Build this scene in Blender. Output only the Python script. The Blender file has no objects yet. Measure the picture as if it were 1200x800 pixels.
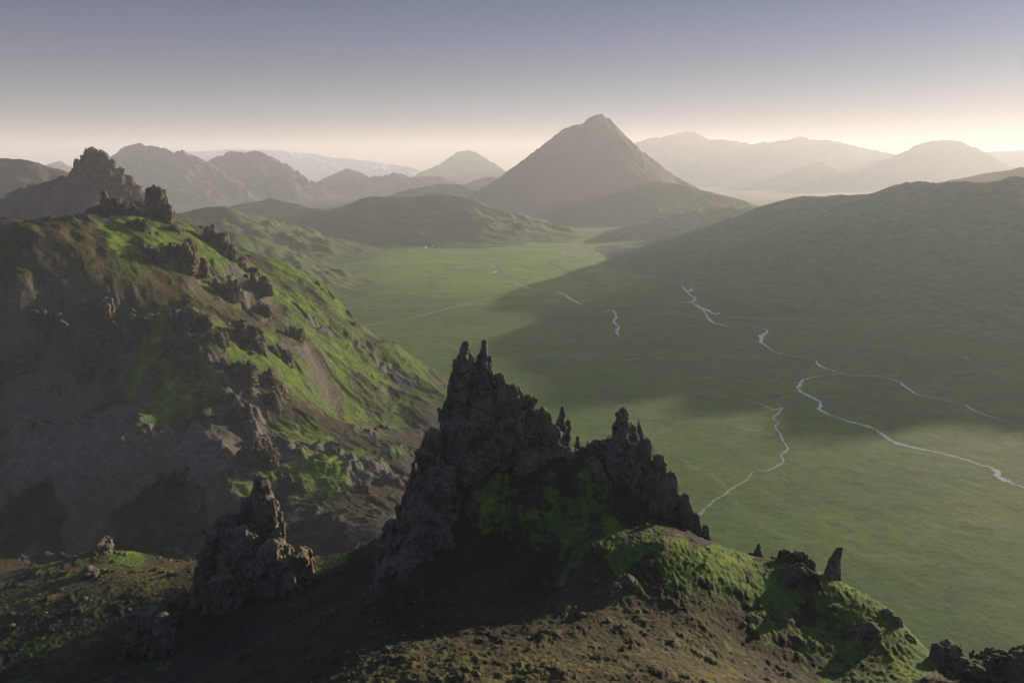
import bpy, bmesh, math, random
import numpy as np
from mathutils import Vector

# ------------------------------------------------------------------ camera
R = math.radians
C = bpy.context.scene
PITCH, CAMZ, FPX = R(14.4), 240.0, 800.0
cam = bpy.data.objects.new('camera', bpy.data.cameras.new('camera'))
C.collection.objects.link(cam)
cam.location = (0, 0, CAMZ)
cam.rotation_euler = (R(90) - PITCH, 0, 0)
cam.data.sensor_width = 36.0
cam.data.lens = 24.0
cam.data.clip_start = 1.0
cam.data.clip_end = 200000.0
C.camera = cam

# ------------------------------------------------------------------ sky, sun, exposure
SUN_AZ, SUN_EL = R(50), R(8.3)            # azimuth to the right of +Y
w = bpy.data.worlds.new('World')
C.world = w
w.use_nodes = True
wt = w.node_tree
bg = wt.nodes['Background']
sky = wt.nodes.new('ShaderNodeTexSky')
sky.sky_type = 'NISHITA'
sky.sun_disc = False
sky.sun_elevation = SUN_EL
sky.sun_rotation = SUN_AZ
sky.altitude = 600
sky.air_density = 1.0
sky.dust_density = 1.5
sky.ozone_density = 3.0
# the sky's own brightness range, compressed towards the sun as a haze-dimmed evening sky is
gm = wt.nodes.new('ShaderNodeGamma'); gm.inputs[1].default_value = 0.55
tint = wt.nodes.new('ShaderNodeMix'); tint.data_type = 'RGBA'; tint.blend_type = 'MULTIPLY'
tint.inputs[0].default_value = 1.0
tc_ = wt.nodes.new('ShaderNodeTexCoord'); sx_ = wt.nodes.new('ShaderNodeSeparateXYZ')
wt.links.new(tc_.outputs['Generated'], sx_.inputs[0])
hr_ = wt.nodes.new('ShaderNodeValToRGB')          # rosy horizon, slate blue band; unseen upper sky brightened as added fill light
hr_.color_ramp.elements[0].position = 0.0; hr_.color_ramp.elements[0].color = (0.76, 0.41, 0.31, 1)
hr_.color_ramp.elements[1].position = 0.6; hr_.color_ramp.elements[1].color = (0.66, 0.86, 1.08, 1)
for p_, c_ in ((0.06, (0.25, 0.26, 0.34, 1)), (0.21, (0.02, 0.12, 0.32, 1)), (0.30, (0.30, 0.46, 0.70, 1))):
    hr_.color_ramp.elements.new(p_).color = c_
wt.links.new(sx_.outputs[2], hr_.inputs[0]); wt.links.new(hr_.outputs[0], tint.inputs[7])
wt.links.new(sky.outputs[0], gm.inputs[0]); wt.links.new(gm.outputs[0], tint.inputs[6])
wt.links.new(tint.outputs[2], bg.inputs[0])
bg.inputs[1].default_value = 0.085

sun = bpy.data.objects.new('sun', bpy.data.lights.new('sun', 'SUN'))
C.collection.objects.link(sun)
sd = Vector((math.sin(SUN_AZ) * math.cos(SUN_EL), math.cos(SUN_AZ) * math.cos(SUN_EL), math.sin(SUN_EL)))
sun.rotation_euler = sd.to_track_quat('Z', 'Y').to_euler()
sun.data.energy = 4.2
sun.data.angle = R(0.5)
sun.data.color = (1.0, 0.77, 0.54)

C.view_settings.view_transform = 'Standard'
C.view_settings.look = 'None'
C.view_settings.gamma = 1.0
C.view_settings.exposure = 1.8
HAZE_DENSITY, HAZE_G = 0.85e-4, 0.17
HAZE_COLOR = (0.80, 0.87, 0.95)
C.cycles.max_bounces = 6
C.cycles.diffuse_bounces = 2
C.cycles.volume_bounces = 1
C.cycles.use_denoising = True

# ------------------------------------------------------------------ small helpers
SP, CP = math.sin(PITCH), math.cos(PITCH)


def at(px, py, D):
    """World point seen at a photo pixel (1200x800) at ground depth D."""
    a, b = (px - 600) / FPX, (400 - py) / FPX
    dy = CP + b * SP
    t = D / dy
    return np.array([a * t, D, CAMZ + t * (-SP + b * CP)])


def scale_at(px, py, D):
    b = (400 - py) / FPX
    return D / (CP + b * SP) / FPX          # metres per photo pixel


def on_plain(px, py, z=0.0):
    a, b = (px - 600) / FPX, (400 - py) / FPX
    t = (z - CAMZ) / (-SP + b * CP)
    return np.array([a * t, (CP + b * SP) * t, z])


def hsh(ix, iy, iz, seed):
    h = (ix.astype(np.uint32) * np.uint32(374761393) + iy.astype(np.uint32) * np.uint32(668265263)
         + iz.astype(np.uint32) * np.uint32(2147483647 & 0x9E3779B1) + np.uint32((seed * 974634777) & 0xFFFFFFFF))
    h ^= h >> np.uint32(13)
    h *= np.uint32(1274126177)
    h ^= h >> np.uint32(16)
    h *= np.uint32(2246822519)
    h ^= h >> np.uint32(13)
    return h


def h01(h):
    return (h & np.uint32(0xFFFFFF)).astype(np.float32) / np.float32(0xFFFFFF)


def perlin2(x, y, seed=0):
    xi, yi = np.floor(x), np.floor(y)
    fx, fy = (x - xi).astype(np.float32), (y - yi).astype(np.float32)
    xi, yi = xi.astype(np.int64), yi.astype(np.int64)
    z = np.zeros_like(xi)
    u, v = fx * fx * fx * (fx * (fx * 6 - 15) + 10), fy * fy * fy * (fy * (fy * 6 - 15) + 10)

    def g(ox, oy):
        a = h01(hsh(xi + ox, yi + oy, z, seed)) * np.float32(2 * math.pi)
        return np.cos(a) * (fx - ox) + np.sin(a) * (fy - oy)
    a = g(0, 0); b = g(1, 0); c = g(0, 1); d = g(1, 1)
    return ((a + (b - a) * u) * (1 - v) + (c + (d - c) * u) * v) * np.float32(1.5)


def fbm2(x, y, oct=5, seed=0, gain=0.5, lac=2.03):
    s, a = 0, 1.0
    for i in range(oct):
        s = s + a * perlin2(x, y, seed + i * 17)
        x, y, a = x * lac + 13.7, y * lac - 7.1, a * gain
    return s


def ridged2(x, y, oct=5, seed=0, gain=0.5, lac=2.05):
    s, a, wgt = 0, 1.0, 1.0
    for i in range(oct):
        n = 1 - np.abs(perlin2(x, y, seed + i * 31))
        n = n * n
        s = s + a * n * wgt
        wgt = np.clip(n * 1.6, 0, 1)
        x, y, a = x * lac + 5.3, y * lac + 9.1, a * gain
    return s - 1.0


def vnoise3(p, seed=0):
    pi = np.floor(p)
    f = (p - pi).astype(np.float32)
    pi = pi.astype(np.int64)
    u = f * f * (3 - 2 * f)
    r = 0
    for ox in (0, 1):
        wx = u[:, 0] if ox else 1 - u[:, 0]
        for oy in (0, 1):
            wy = u[:, 1] if oy else 1 - u[:, 1]
            for oz in (0, 1):
                wz = u[:, 2] if oz else 1 - u[:, 2]
                r = r + wx * wy * wz * h01(hsh(pi[:, 0] + ox, pi[:, 1] + oy, pi[:, 2] + oz, seed))
    return r * 2 - 1


def fbm3(p, oct=4, seed=0, gain=0.5):
    s, a = 0, 1.0
    for i in range(oct):
        s = s + a * vnoise3(p, seed + i * 13)
        p, a = p * 2.07 + 3.1, a * gain
    return s


def worley3(p, seed=0):
    """F1, F2, a random value of the nearest cell and the height of a tilted facet through that cell's centre."""
    pi = np.floor(p).astype(np.int64)
    p = p.astype(np.float32)
    n = len(p)
    f1 = np.full(n, 9.0, np.float32); f2 = f1.copy(); hid = np.zeros(n, np.uint32); off = np.zeros((n, 3), np.float32)
    for ox in (-1, 0, 1):
        for oy in (-1, 0, 1):
            for oz in (-1, 0, 1):
                c = pi + np.array([ox, oy, oz])
                h = hsh(c[:, 0], c[:, 1], c[:, 2], seed)
                dv = np.stack([c[:, 0] + h01(h), c[:, 1] + h01(h * np.uint32(747796405) + np.uint32(1)), c[:, 2] + h01(h * np.uint32(2891336453) + np.uint32(7))], 1).astype(np.float32) - p
                d = (dv * dv).sum(1)
                m = d < f1
                f2 = np.where(m, f1, np.minimum(f2, d))
                hid = np.where(m, h, hid); off[m] = dv[m]
                f1 = np.where(m, d, f1)
    cell = h01(hid * np.uint32(277803737) + np.uint32(11))
    nv = np.stack([h01(hid * np.uint32(k)) - .5 for k in (1103515245, 134775813, 69069)], 1)
    nv /= np.linalg.norm(nv, axis=1, keepdims=True) + 1e-6
    return np.sqrt(f1), np.sqrt(f2), cell, -(off * nv).sum(1)


def sstep(a, b, x):
    t = np.clip((x - a) / (b - a), 0, 1)
    return t * t * (3 - 2 * t)


def mesh_obj(name, verts, faces, mat, parent=None, smooth=True, attrs=None):
    """verts (N,3) and faces (M,3|4) arrays linked as one mesh object."""
    verts = np.asarray(verts, np.float32); faces = np.asarray(faces, np.int32)
    me = bpy.data.meshes.new(name)
    k = faces.shape[1]
    me.vertices.add(len(verts)); me.vertices.foreach_set('co', verts.ravel())
    me.loops.add(faces.size); me.loops.foreach_set('vertex_index', faces.ravel())
    me.polygons.add(len(faces))
    me.polygons.foreach_set('loop_start', np.arange(0, faces.size, k, dtype=np.int32))
    me.update(calc_edges=True)
    if smooth:
        me.polygons.foreach_set('use_smooth', np.ones(len(faces), bool))
    for an, val in (attrs or {}).items():
        at_ = me.attributes.new(an, 'FLOAT', 'POINT')
        at_.data.foreach_set('value', np.asarray(val, np.float32).ravel())
    me.materials.append(mat)
    o = bpy.data.objects.new(name, me)
    C.collection.objects.link(o)
    if parent:
        o.parent = parent
    return o


def tag(o, label=None, cat=None, group=None, kind=None):
    for k, v in (('label', label), ('category', cat), ('group', group), ('kind', kind)):
        if v:
            o[k] = v
    return o


def grid_faces(nr, nc, keep=None):
    i = np.arange(nr * nc).reshape(nr, nc)
    q = np.stack([i[:-1, :-1], i[:-1, 1:], i[1:, 1:], i[1:, :-1]], -1).reshape(-1, 4)
    if keep is not None:
        q = q[keep.reshape(-1)]
    return q


def compact(verts, faces, attrs):
    used = np.zeros(len(verts), bool); used[faces.ravel()] = True
    mp = np.cumsum(used) - 1
    return verts[used], mp[faces], {k: v[used] for k, v in attrs.items()}


# ------------------------------------------------------------------ materials
class NT:
    def __init__(s, name):
        s.m = bpy.data.materials.new(name); s.m.use_nodes = True
        s.t = s.m.node_tree
        s.b = s.t.nodes['Principled BSDF']
        s.b.inputs['Roughness'].default_value = 0.95
        s.b.inputs['Specular IOR Level'].default_value = 0.15
        g = s.n('ShaderNodeNewGeometry')
        s.pos, s.nor = g.outputs['Position'], g.outputs['Normal']

    def n(s, typ, **kw):
        nd = s.t.nodes.new(typ)
        for k, v in kw.items():
            setattr(nd, k, v)
        return nd

    def put(s, sock, v):
        if isinstance(v, bpy.types.NodeSocket):
            s.t.links.new(v, sock)
        elif isinstance(v, (tuple, list)) and len(v) == 3 and sock.type == 'RGBA':
            sock.default_value = (*v, 1)
        else:
            sock.default_value = v

    def noise(s, scale, detail=5, rough=0.55, stretch=None, dist=0.0, off=0):
        v = s.pos
        if stretch or off:
            mp = s.n('ShaderNodeMapping')
            s.t.links.new(v, mp.inputs[0])
            if stretch:
                mp.inputs['Scale'].default_value = stretch[:3]
                if len(stretch) > 3:
                    mp.inputs['Rotation'].default_value = (0, 0, stretch[3])
            mp.inputs['Location'].default_value = (off, off * .7, off * .3)
            v = mp.outputs[0]
        nz = s.n('ShaderNodeTexNoise')
        s.t.links.new(v, nz.inputs['Vector'])
        nz.inputs['Scale'].default_value = scale
        nz.inputs['Detail'].default_value = detail
        nz.inputs['Roughness'].default_value = rough
        nz.inputs['Distortion'].default_value = dist
        return nz.outputs['Fac']

    def ramp(s, v, a, b):
        mr = s.n('ShaderNodeMapRange', interpolation_type='SMOOTHSTEP')
        s.put(mr.inputs['Value'], v)
        mr.inputs['From Min'].default_value = a; mr.inputs['From Max'].default_value = b
        return mr.outputs[0]

    def math(s, op, a, b=0.0, clamp=False):
        nd = s.n('ShaderNodeMath', operation=op, use_clamp=clamp)
        s.put(nd.inputs[0], a); s.put(nd.inputs[1], b)
        return nd.outputs[0]

    def mix(s, f, a, b):
        nd = s.n('ShaderNodeMix', data_type='RGBA')
        s.put(nd.inputs[0], f); s.put(nd.inputs[6], a); s.put(nd.inputs[7], b)
        return nd.outputs[2]

    def attr(s, name):
        return s.n('ShaderNodeAttribute', attribute_name=name).outputs['Fac']

    def up(s):
        sx = s.n('ShaderNodeSeparateXYZ'); s.t.links.new(s.nor, sx.inputs[0])
        return sx.outputs[2]

    def height(s):
        sx = s.n('ShaderNodeSeparateXYZ'); s.t.links.new(s.pos, sx.inputs[0])
        return sx.outputs[2]

    def finish(s, col, bumps=()):
        s.put(s.b.inputs['Base Color'], col)
        prev = None
        for h, dist, st in bumps:
            bn = s.n('ShaderNodeBump')
            s.put(bn.inputs['Height'], h)
            bn.inputs['Distance'].default_value = dist; bn.inputs['Strength'].default_value = st
            if prev:
                s.t.links.new(prev, bn.inputs['Normal'])
            prev = bn.outputs[0]
        if prev:
            s.t.links.new(prev, s.b.inputs['Normal'])
        return s.m


def mat_near():
    s = NT('moss_soil_rock')
    n1 = s.noise(0.9, 8, 0.65); n2 = s.noise(0.12, 6, 0.6); n3 = s.noise(5.0, 4, 0.6); n4 = s.noise(0.35, 6, 0.6, off=40); n5 = s.noise(.045, 6, .6, off=90)
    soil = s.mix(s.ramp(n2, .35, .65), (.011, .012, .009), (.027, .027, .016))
    soil = s.mix(s.math('MULTIPLY', s.ramp(n3, .55, .75), .5), soil, (.065, .058, .044))
    tan = s.mix(s.ramp(n1, .35, .65), (.030, .029, .012), (.095, .090, .030))
    soil = s.mix(s.math('MULTIPLY', s.attr('tan'), s.ramp(n4, .25, .6)), soil, tan)
    rock = s.mix(s.ramp(n1, .3, .7), (.028, .028, .027), (.100, .096, .090))
    rock = s.mix(s.math('MULTIPLY', s.ramp(n3, .55, .7), .6), rock, (.135, .13, .12))
    rock = s.mix(s.math('MULTIPLY', s.ramp(n5, .5, .65), .45), rock, (.05, .044, .035))
    steep = s.math('SUBTRACT', 1.0, s.up())
    rk = s.ramp(s.math('ADD', steep, s.math('MULTIPLY', s.math('SUBTRACT', n1, .5), .5)), .30, .52)
    rk = s.math('MAXIMUM', s.math('MULTIPLY', rk, .85), s.ramp(s.math('ADD', s.attr('rock'), s.math('MULTIPLY', s.math('SUBTRACT', n4, .5), .9)), .45, .7))
    pale = s.mix(s.ramp(n4, .3, .7), (.042, .041, .038), (.100, .097, .090))
    rock = s.mix(s.ramp(s.math('ADD', s.attr('pale'), s.math('MULTIPLY', s.math('SUBTRACT', n5, .5), .9)), .3, .7), rock, pale)
    col = s.mix(s.math('MAXIMUM', rk, s.ramp(s.attr('pale'), .35, .6)), soil, rock)
    moss = s.mix(s.ramp(n1, .3, .7), (.019, .042, .009), (.062, .112, .013))
    moss = s.mix(s.ramp(n2, .45, .7), moss, (.096, .138, .018))
    moss = s.mix(s.math('MULTIPLY', s.ramp(n5, .50, .68), .6), moss, (.040, .046, .020))
    mk = s.math('ADD', s.attr('moss'), s.math('MULTIPLY', s.math('SUBTRACT', n4, .5), .8))
    mk = s.math('ADD', mk, s.math('MULTIPLY', s.math('SUBTRACT', n1, .5), .7))
    mk = s.math('ADD', mk, s.math('MULTIPLY', s.math('SUBTRACT', n5, .5), .8))
    mk = s.math('SUBTRACT', mk, s.math('MULTIPLY', s.ramp(steep, .3, .7), .45))
    col = s.mix(s.ramp(mk, .38, .62), col, moss)
    return s.finish(col, [(s.noise(0.8, 9, 0.65), .8, .5), (s.noise(4, 6, 0.65), .18, .8)])


def mat_rock(name, tint=1.0, mossy=0.35, cs=1.0):
    s = NT(name)
    n1 = s.noise(0.45 * cs, 8, 0.65, (1, 1, .6)); n2 = s.noise(2.5 * cs, 8, 0.72); n3 = s.noise(.15 * cs, 4)
    vo = s.n('ShaderNodeTexVoronoi', feature='DISTANCE_TO_EDGE')
    wp = s.n('ShaderNodeMix', data_type='VECTOR'); wp.inputs[0].default_value = .25 / cs
    nzc = s.n('ShaderNodeTexNoise'); nzc.inputs['Scale'].default_value = 1.2 * cs; nzc.inputs['Detail'].default_value = 4
    s.t.links.new(s.pos, nzc.inputs['Vector'])
    ad = s.n('ShaderNodeVectorMath', operation='ADD'); s.t.links.new(s.pos, ad.inputs[0])
    sc = s.n('ShaderNodeVectorMath', operation='SCALE'); sc.inputs['Scale'].default_value = 1.4 / cs
    s.t.links.new(nzc.outputs['Color'], sc.inputs[0]); s.t.links.new(sc.outputs[0], ad.inputs[1])
    mp = s.n('ShaderNodeMapping'); mp.inputs['Scale'].default_value = (1, 1, .55); s.t.links.new(ad.outputs[0], mp.inputs[0])
    s.t.links.new(mp.outputs[0], vo.inputs['Vector']); vo.inputs['Scale'].default_value = .38 * cs
    crack = s.ramp(vo.outputs['Distance'], .0, .09)
    k = tint
    rock = s.mix(s.ramp(n1, .3, .7), (.030 * k, .027 * k, .023 * k), (.100 * k, .088 * k, .074 * k))
    rock = s.mix(s.math('MULTIPLY', s.ramp(n2, .50, .68), .75), rock, (.165 * k, .150 * k, .130 * k))
    rock = s.mix(s.math('MULTIPLY', s.ramp(n3, .5, .7), .5), rock, (.082 * k, .064 * k, .040 * k))
    rock = s.mix(s.math('MULTIPLY', s.math('MULTIPLY', s.math('SUBTRACT', 1.0, crack), s.ramp(n3, .4, .6)), .5), rock, (.018, .017, .015))
    moss = s.mix(s.ramp(n2, .3, .7), (.035, .06, .010), (.095, .115, .018))
    mk = s.ramp(s.math('ADD', s.up(), s.math('MULTIPLY', s.math('SUBTRACT', n1, .5), 1.4)), .70, 1.05)
    col = s.mix(s.math('MULTIPLY', mk, mossy), rock, moss)
    return s.finish(col, [(crack, .15 / cs, .35), (n1, .8 / cs, .5), (n2, .25 / cs, 1.0)])


def mat_plain():
    s = NT('valley_grass')
    big = s.noise(.0022, 5, .55, dist=.6); mid = s.noise(.010, 7, .65, (1, 1.6, 1, .4), dist=.5); fine = s.noise(.10, 7, .7)
    band = s.noise(.005, 7, .65, (.5, 2.4, 1, -.15), dist=1.2)
    a = s.mix(s.ramp(big, .35, .65), (.028, .090, .010), (.056, .132, .012))
    a = s.mix(s.math('MULTIPLY', s.ramp(mid, .40, .70), .8), a, (.080, .135, .010))
    a = s.mix(s.math('MULTIPLY', s.ramp(band, .55, .68), .8), a, (.125, .150, .030))
    mpn = s.n('ShaderNodeMapping'); s.t.links.new(s.pos, mpn.inputs[0])       # meadow lightened: its sunlit look is put into the grass colour
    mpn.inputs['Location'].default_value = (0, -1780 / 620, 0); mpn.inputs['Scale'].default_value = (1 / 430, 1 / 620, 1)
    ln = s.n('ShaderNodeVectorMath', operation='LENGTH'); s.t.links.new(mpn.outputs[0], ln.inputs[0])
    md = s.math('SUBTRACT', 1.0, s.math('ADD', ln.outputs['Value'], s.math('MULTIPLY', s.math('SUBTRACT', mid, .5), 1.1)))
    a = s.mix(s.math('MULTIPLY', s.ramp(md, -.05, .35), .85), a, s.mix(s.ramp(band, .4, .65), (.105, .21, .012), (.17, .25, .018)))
    a = s.mix(s.math('MULTIPLY', s.ramp(s.noise(.02, 6, .65, (1, 1.8, 1, .1), off=200), .55, .70), .65), a, (.040, .040, .026))
    vo = s.n('ShaderNodeTexVoronoi', feature='DISTANCE_TO_EDGE')              # old dry channels and hoof-worn lines
    dn = s.n('ShaderNodeTexNoise'); dn.inputs['Scale'].default_value = .012; dn.inputs['Detail'].default_value = 6
    s.t.links.new(s.pos, dn.inputs['Vector'])
    sc = s.n('ShaderNodeVectorMath', operation='SCALE'); sc.inputs['Scale'].default_value = 130; s.t.links.new(dn.outputs['Color'], sc.inputs[0])
    ad = s.n('ShaderNodeVectorMath', operation='ADD'); s.t.links.new(s.pos, ad.inputs[0]); s.t.links.new(sc.outputs[0], ad.inputs[1])
    mp = s.n('ShaderNodeMapping'); mp.inputs['Scale'].default_value = (1, .55, 0); mp.inputs['Rotation'].default_value = (0, 0, .5); s.t.links.new(ad.outputs[0], mp.inputs[0])
    s.t.links.new(mp.outputs[0], vo.inputs['Vector']); vo.inputs['Scale'].default_value = .0075
    ch = s.math('SUBTRACT', 1.0, s.ramp(vo.outputs['Distance'], .0, .035))
    a = s.mix(s.math('MULTIPLY', s.math('MULTIPLY', ch, s.ramp(s.noise(.006, 4, .6, off=77), .45, .62)), .55), a, (.14, .155, .05))
    a = s.mix(s.math('MULTIPLY', s.ramp(s.noise(.045, 6, .7, (1, 1.7, 1, .2), off=320), .52, .66), .7), a, (.028, .052, .013))
    a = s.mix(s.math('MULTIPLY', s.ramp(fine, .45, .75), .6), a, (.022, .034, .014))
    sy = s.n('ShaderNodeSeparateXYZ'); s.t.links.new(s.pos, sy.inputs[0])          # far plain greyed: distant mist is put into its colour
    far_grey = s.ramp(s.math('ADD', sy.outputs[1], s.math('MULTIPLY', s.math('SUBTRACT', big, .5), 1600.0)), 2500.0, 3300.0)
    a = s.mix(far_grey, a, s.mix(mid, (.030, .036, .028), (.052, .056, .042)))
    return s.finish(a, [(s.noise(.03, 8, .6), 3.0, .35), (s.noise(.25, 6, .6), .6, .4)])


def mat_hill(name, grass=(.055, .072, .022), bare=(.05, .044, .032), amount=(.4, .65), zsplit=None, bump=1.0):
    s = NT(name)
    n1 = s.noise(.01, 8, .6); n2 = s.noise(.06, 7, .65)
    g = s.mix(s.ramp(n2, .3, .7), tuple(c * .7 for c in grass), tuple(c * 1.4 for c in grass))
    b = s.mix(s.ramp(n2, .3, .7), tuple(c * .6 for c in bare), tuple(c * 1.4 for c in bare))
    f = s.math('ADD', n1, s.math('MULTIPLY', s.math('SUBTRACT', s.math('SUBTRACT', 1.0, s.up()), .15), .9))
    if zsplit:
        f = s.math('ADD', f, s.ramp(s.height(), *zsplit))
    col = s.mix(s.ramp(f, *amount), g, b)
    return s.finish(col, [(n1, 12 * bump, .4), (n2, 3 * bump, .6)])


def mat_flat(name, col, rough=.8):
    s = NT(name)
    n = s.noise(3, 4)
    s.b.inputs['Roughness'].default_value = rough
    return s.finish(s.mix(n, tuple(c * .8 for c in col), tuple(min(1, c * 1.15) for c in col)))


def mat_water():
    s = NT('river_water')
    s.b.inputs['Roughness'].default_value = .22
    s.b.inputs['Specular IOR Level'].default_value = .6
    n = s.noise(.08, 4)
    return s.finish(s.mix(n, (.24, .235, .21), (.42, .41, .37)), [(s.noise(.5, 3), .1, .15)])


M_NEAR = mat_near()
M_CRAG = mat_rock('foreground_rock', 1.4, .6)
M_CRAGFAR = mat_rock('ridge_rock', .95, .6, .35)
M_MOSSROCK = mat_rock('mossy_rock', 1.3, 1.0, .6)
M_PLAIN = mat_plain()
M_WATER = mat_water()
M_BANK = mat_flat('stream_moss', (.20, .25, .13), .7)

# ------------------------------------------------------------------ valley floor: one sheet to the horizon
rad = np.concatenate([[0.0], np.geomspace(30, 15500, 130)])
ang = np.linspace(0, 2 * math.pi, 181)
rr, aa = np.meshgrid(rad, ang, indexing='ij')
gv = np.stack([rr * np.sin(aa), rr * np.cos(aa), 0 * rr], -1).reshape(-1, 3)
gf = grid_faces(len(rad), len(ang))[:, ::-1]
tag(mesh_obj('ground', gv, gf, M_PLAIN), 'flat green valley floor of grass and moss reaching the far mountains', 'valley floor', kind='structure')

# ------------------------------------------------------------------ near terrain (foreground hill, hollow, left ridge): splined through points
CTRL = [
    # foreground dome
    (600, 800, 55), (800, 800, 56), (1000, 800, 69), (450, 780, 62), (300, 800, 75), (150, 800, 87), (0, 800, 97),
    (720, 672, 83), (700, 648, 87), (760, 638, 87), (820, 641, 89), (600, 665, 92), (560, 605, 101), (640, 552, 105.5), (600, 553, 106), (560, 575, 103), (700, 600, 100), (690, 532, 108.5), (560, 540, 112),
    (830, 634, 95), (900, 665, 90), (940, 662, 91), (1000, 692, 87), (1050, 722, 83), (1085, 765, 77), (1120, 803, 71),
    (800, 720, 75), (900, 750, 76), (700, 730, 71), (960, 720, 82), (1190, 800, 62),
    (450, 665, 106), (480, 690, 90), (400, 720, 88), (300, 705, 113), (200, 760, 104), (0, 705, 130), (100, 700, 122), (250, 655, 148), (180, 660, 152),
    (100, 650, 163), (150, 646, 166), (225, 660, 160), (50, 668, 168), (0, 655, 178), (400, 650, 140), (435, 640, 150), (380, 680, 116),
    (830, 672, 116), (900, 700, 112), (950, 705, 108), (1000, 725, 104), (1060, 765, 98), (1110, 815, 90),
    # hollow
    (430, 605, 285), (350, 615, 300), (290, 630, 300), (200, 645, 330), (100, 648, 328), (0, 648, 326), (-150, 640, 322), (200, 655, 300), (100, 660, 290), (0, 660, 285),
    # left ridge crest
    (-350, 250, 540), (-200, 255, 540), (0, 266, 520), (80, 265, 535), (125, 246, 555), (185, 248, 560), (230, 265, 565), (265, 292, 575), (300, 326, 590),
    (345, 347, 605), (390, 367, 620), (440, 397, 635), (500, 427, 650), (540, 452, 655), (330, 318, 690), (385, 352, 700),
    # left ridge face
    (0, 340, 418), (100, 340, 440), (250, 350, 500), (100, 400, 425), (0, 400, 405), (250, 390, 450), (350, 420, 500), (200, 450, 412), (50, 512, 366), (200, 522, 370), (100, 470, 400), (-150, 400, 400), (-150, 520, 365),
    (300, 520, 390), (100, 560, 342), (0, 555, 342), (220, 560, 345), (450, 560, 370), (480, 520, 470), (400, 480, 500), (450, 440, 590), (400, 420, 560), (420, 540, 400), (360, 560, 345),
    (300, 580, 335), (500, 480, 560),
]
CX = [  # plain world points: where the flanks dive under the valley floor
    (40, 150, 135), (60, 190, 70), (40, 240, 8), (0, 200, 90), (-20, 260, 60), (120, 60, 150), (150, 100, 110), (190, 140, 40), (230, 180, -15), (200, 60, 70), (260, 90, -15),
    (90, 130, 130), (120, 190, 20), (100, 260, -20), (0, 330, 25), (-10, 430, 12), (40, 380, -15), (20, 560, -12), (0, 700, -20), (-60, 800, -20), (-200, 850, -15), (-330, 900, -12),
    (-500, 900, 0), (-600, 720, 120), (-500, 700, 150), (-330, 740, 60), (-420, 760, 70), (-280, 800, -5), (-150, 760, -15), (130, 340, -25), (300, 200, -40),
    (0, 20, 200), (-40, 25, 196), (50, 25, 196), (0, 38, 197), (-100, 45, 185), (110, 30, 185), (-160, 60, 165), (-250, 90, 140), (-300, 130, 120), (180, 30, 130),
    (-176, 242, 66), (-130, 232, 74), (-235, 240, 66), (-90, 225, 78), (-800, 500, 190), (-700, 300, 160), (-450, 200, 90), (-500, 270, 100), (-900, 700, 150), (-900, 900, 40),
]
P = np.array([at(*c) for c in CTRL] + [np.array(c, float) for c in CX])


def uv_of(x, y):
    return np.arctan2(x, y), np.log(np.hypot(x, y)) * 0.9


pu, pv = uv_of(P[:, 0], P[:, 1])


def tps_k(d2):
    return np.where(d2 > 1e-12, 0.5 * d2 * np.log(d2 + 1e-12), 0)


N = len(P)
K = tps_k((pu[:, None] - pu) ** 2 + (pv[:, None] - pv) ** 2) + np.eye(N) * 2e-4
A = np.zeros((N + 3, N + 3)); A[:N, :N] = K
A[:N, N] = 1; A[:N, N + 1] = pu; A[:N, N + 2] = pv; A[N:, :N] = A[:N, N:].T
WT = np.linalg.solve(A, np.concatenate([P[:, 2], np.zeros(3)]))


def base_height(x, y):
    u, v = uv_of(x.ravel(), y.ravel())
    out = WT[N] + WT[N + 1] * u + WT[N + 2] * v
    for i in range(N):
        out = out + WT[i] * tps_k((u - pu[i]) ** 2 + (v - pv[i]) ** 2)
    return out.reshape(x.shape)


def zone(u, v, items):
    m = np.zeros_like(u)
    for px, py, D, su, sv, val in items:
        p = at(px, py, D)
        cu, cv = uv_of(p[0], p[1])
        m = np.maximum(m, val * np.exp(-(((u - cu) / (su / FPX)) ** 2 + ((v - cv) / sv) ** 2)))
    return m


MOSS = [(585, 588, 103, 60, .05, .58), (650, 600, 101, 95, .08, .54), (735, 645, 86, 95, .04, 1.0), (850, 652, 88, 80, .06, 1.0), (930, 690, 85, 80, .10, .72), (1010, 700, 86, 70, .08, 1.1), (1060, 745, 79, 60, .1, .95),
        (1000, 760, 72, 90, .12, .55), (870, 700, 80, 70, .08, .6), (700, 630, 95, 60, .06, .8), (122, 660, 158, 45, .08, 1.3), (175, 690, 135, 50, .04, .5), (360, 670, 125, 30, .05, .8), (180, 735, 100, 60, .06, .45), (330, 650, 140, 40, .05, .4), (60, 750, 110, 60, .06, .55), (60, 690, 135, 60, .05, .5), (300, 650, 140, 40, .05, .6), (440, 690, 100, 30, .05, .4), (480, 770, 64, 120, .06, .4), (680, 770, 60, 160, .08, .34), (850, 760, 68, 120, .08, .42), (30, 780, 100, 60, .06, .5),
        (210, 378, 455, 60, .025, 0.98), (290, 395, 465, 50, .04, 1.04), (330, 440, 480, 60, .06, 0.76), (380, 400, 560, 60, .08, 0.81), (430, 420, 610, 60, .08, 0.81), (330, 360, 600, 70, .05, 0.67), (370, 345, 680, 70, .06, 1.52),
        (430, 480, 520, 60, .1, 0.67), (365, 545, 365, 55, .1, 1.16), (340, 490, 410, 40, .06, 0.73), (220, 450, 415, 60, .05, 0.76), (230, 300, 540, 50, .07, 0.88), (190, 285, 545, 40, .05, 0.81), (270, 320, 560, 40, .06, 0.81), (150, 275, 545, 40, .04, 0.67),
        (480, 450, 600, 60, .12, 0.73), (440, 520, 430, 40, .06, 0.61), (300, 560, 345, 40, .06, 0.61)]
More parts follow.
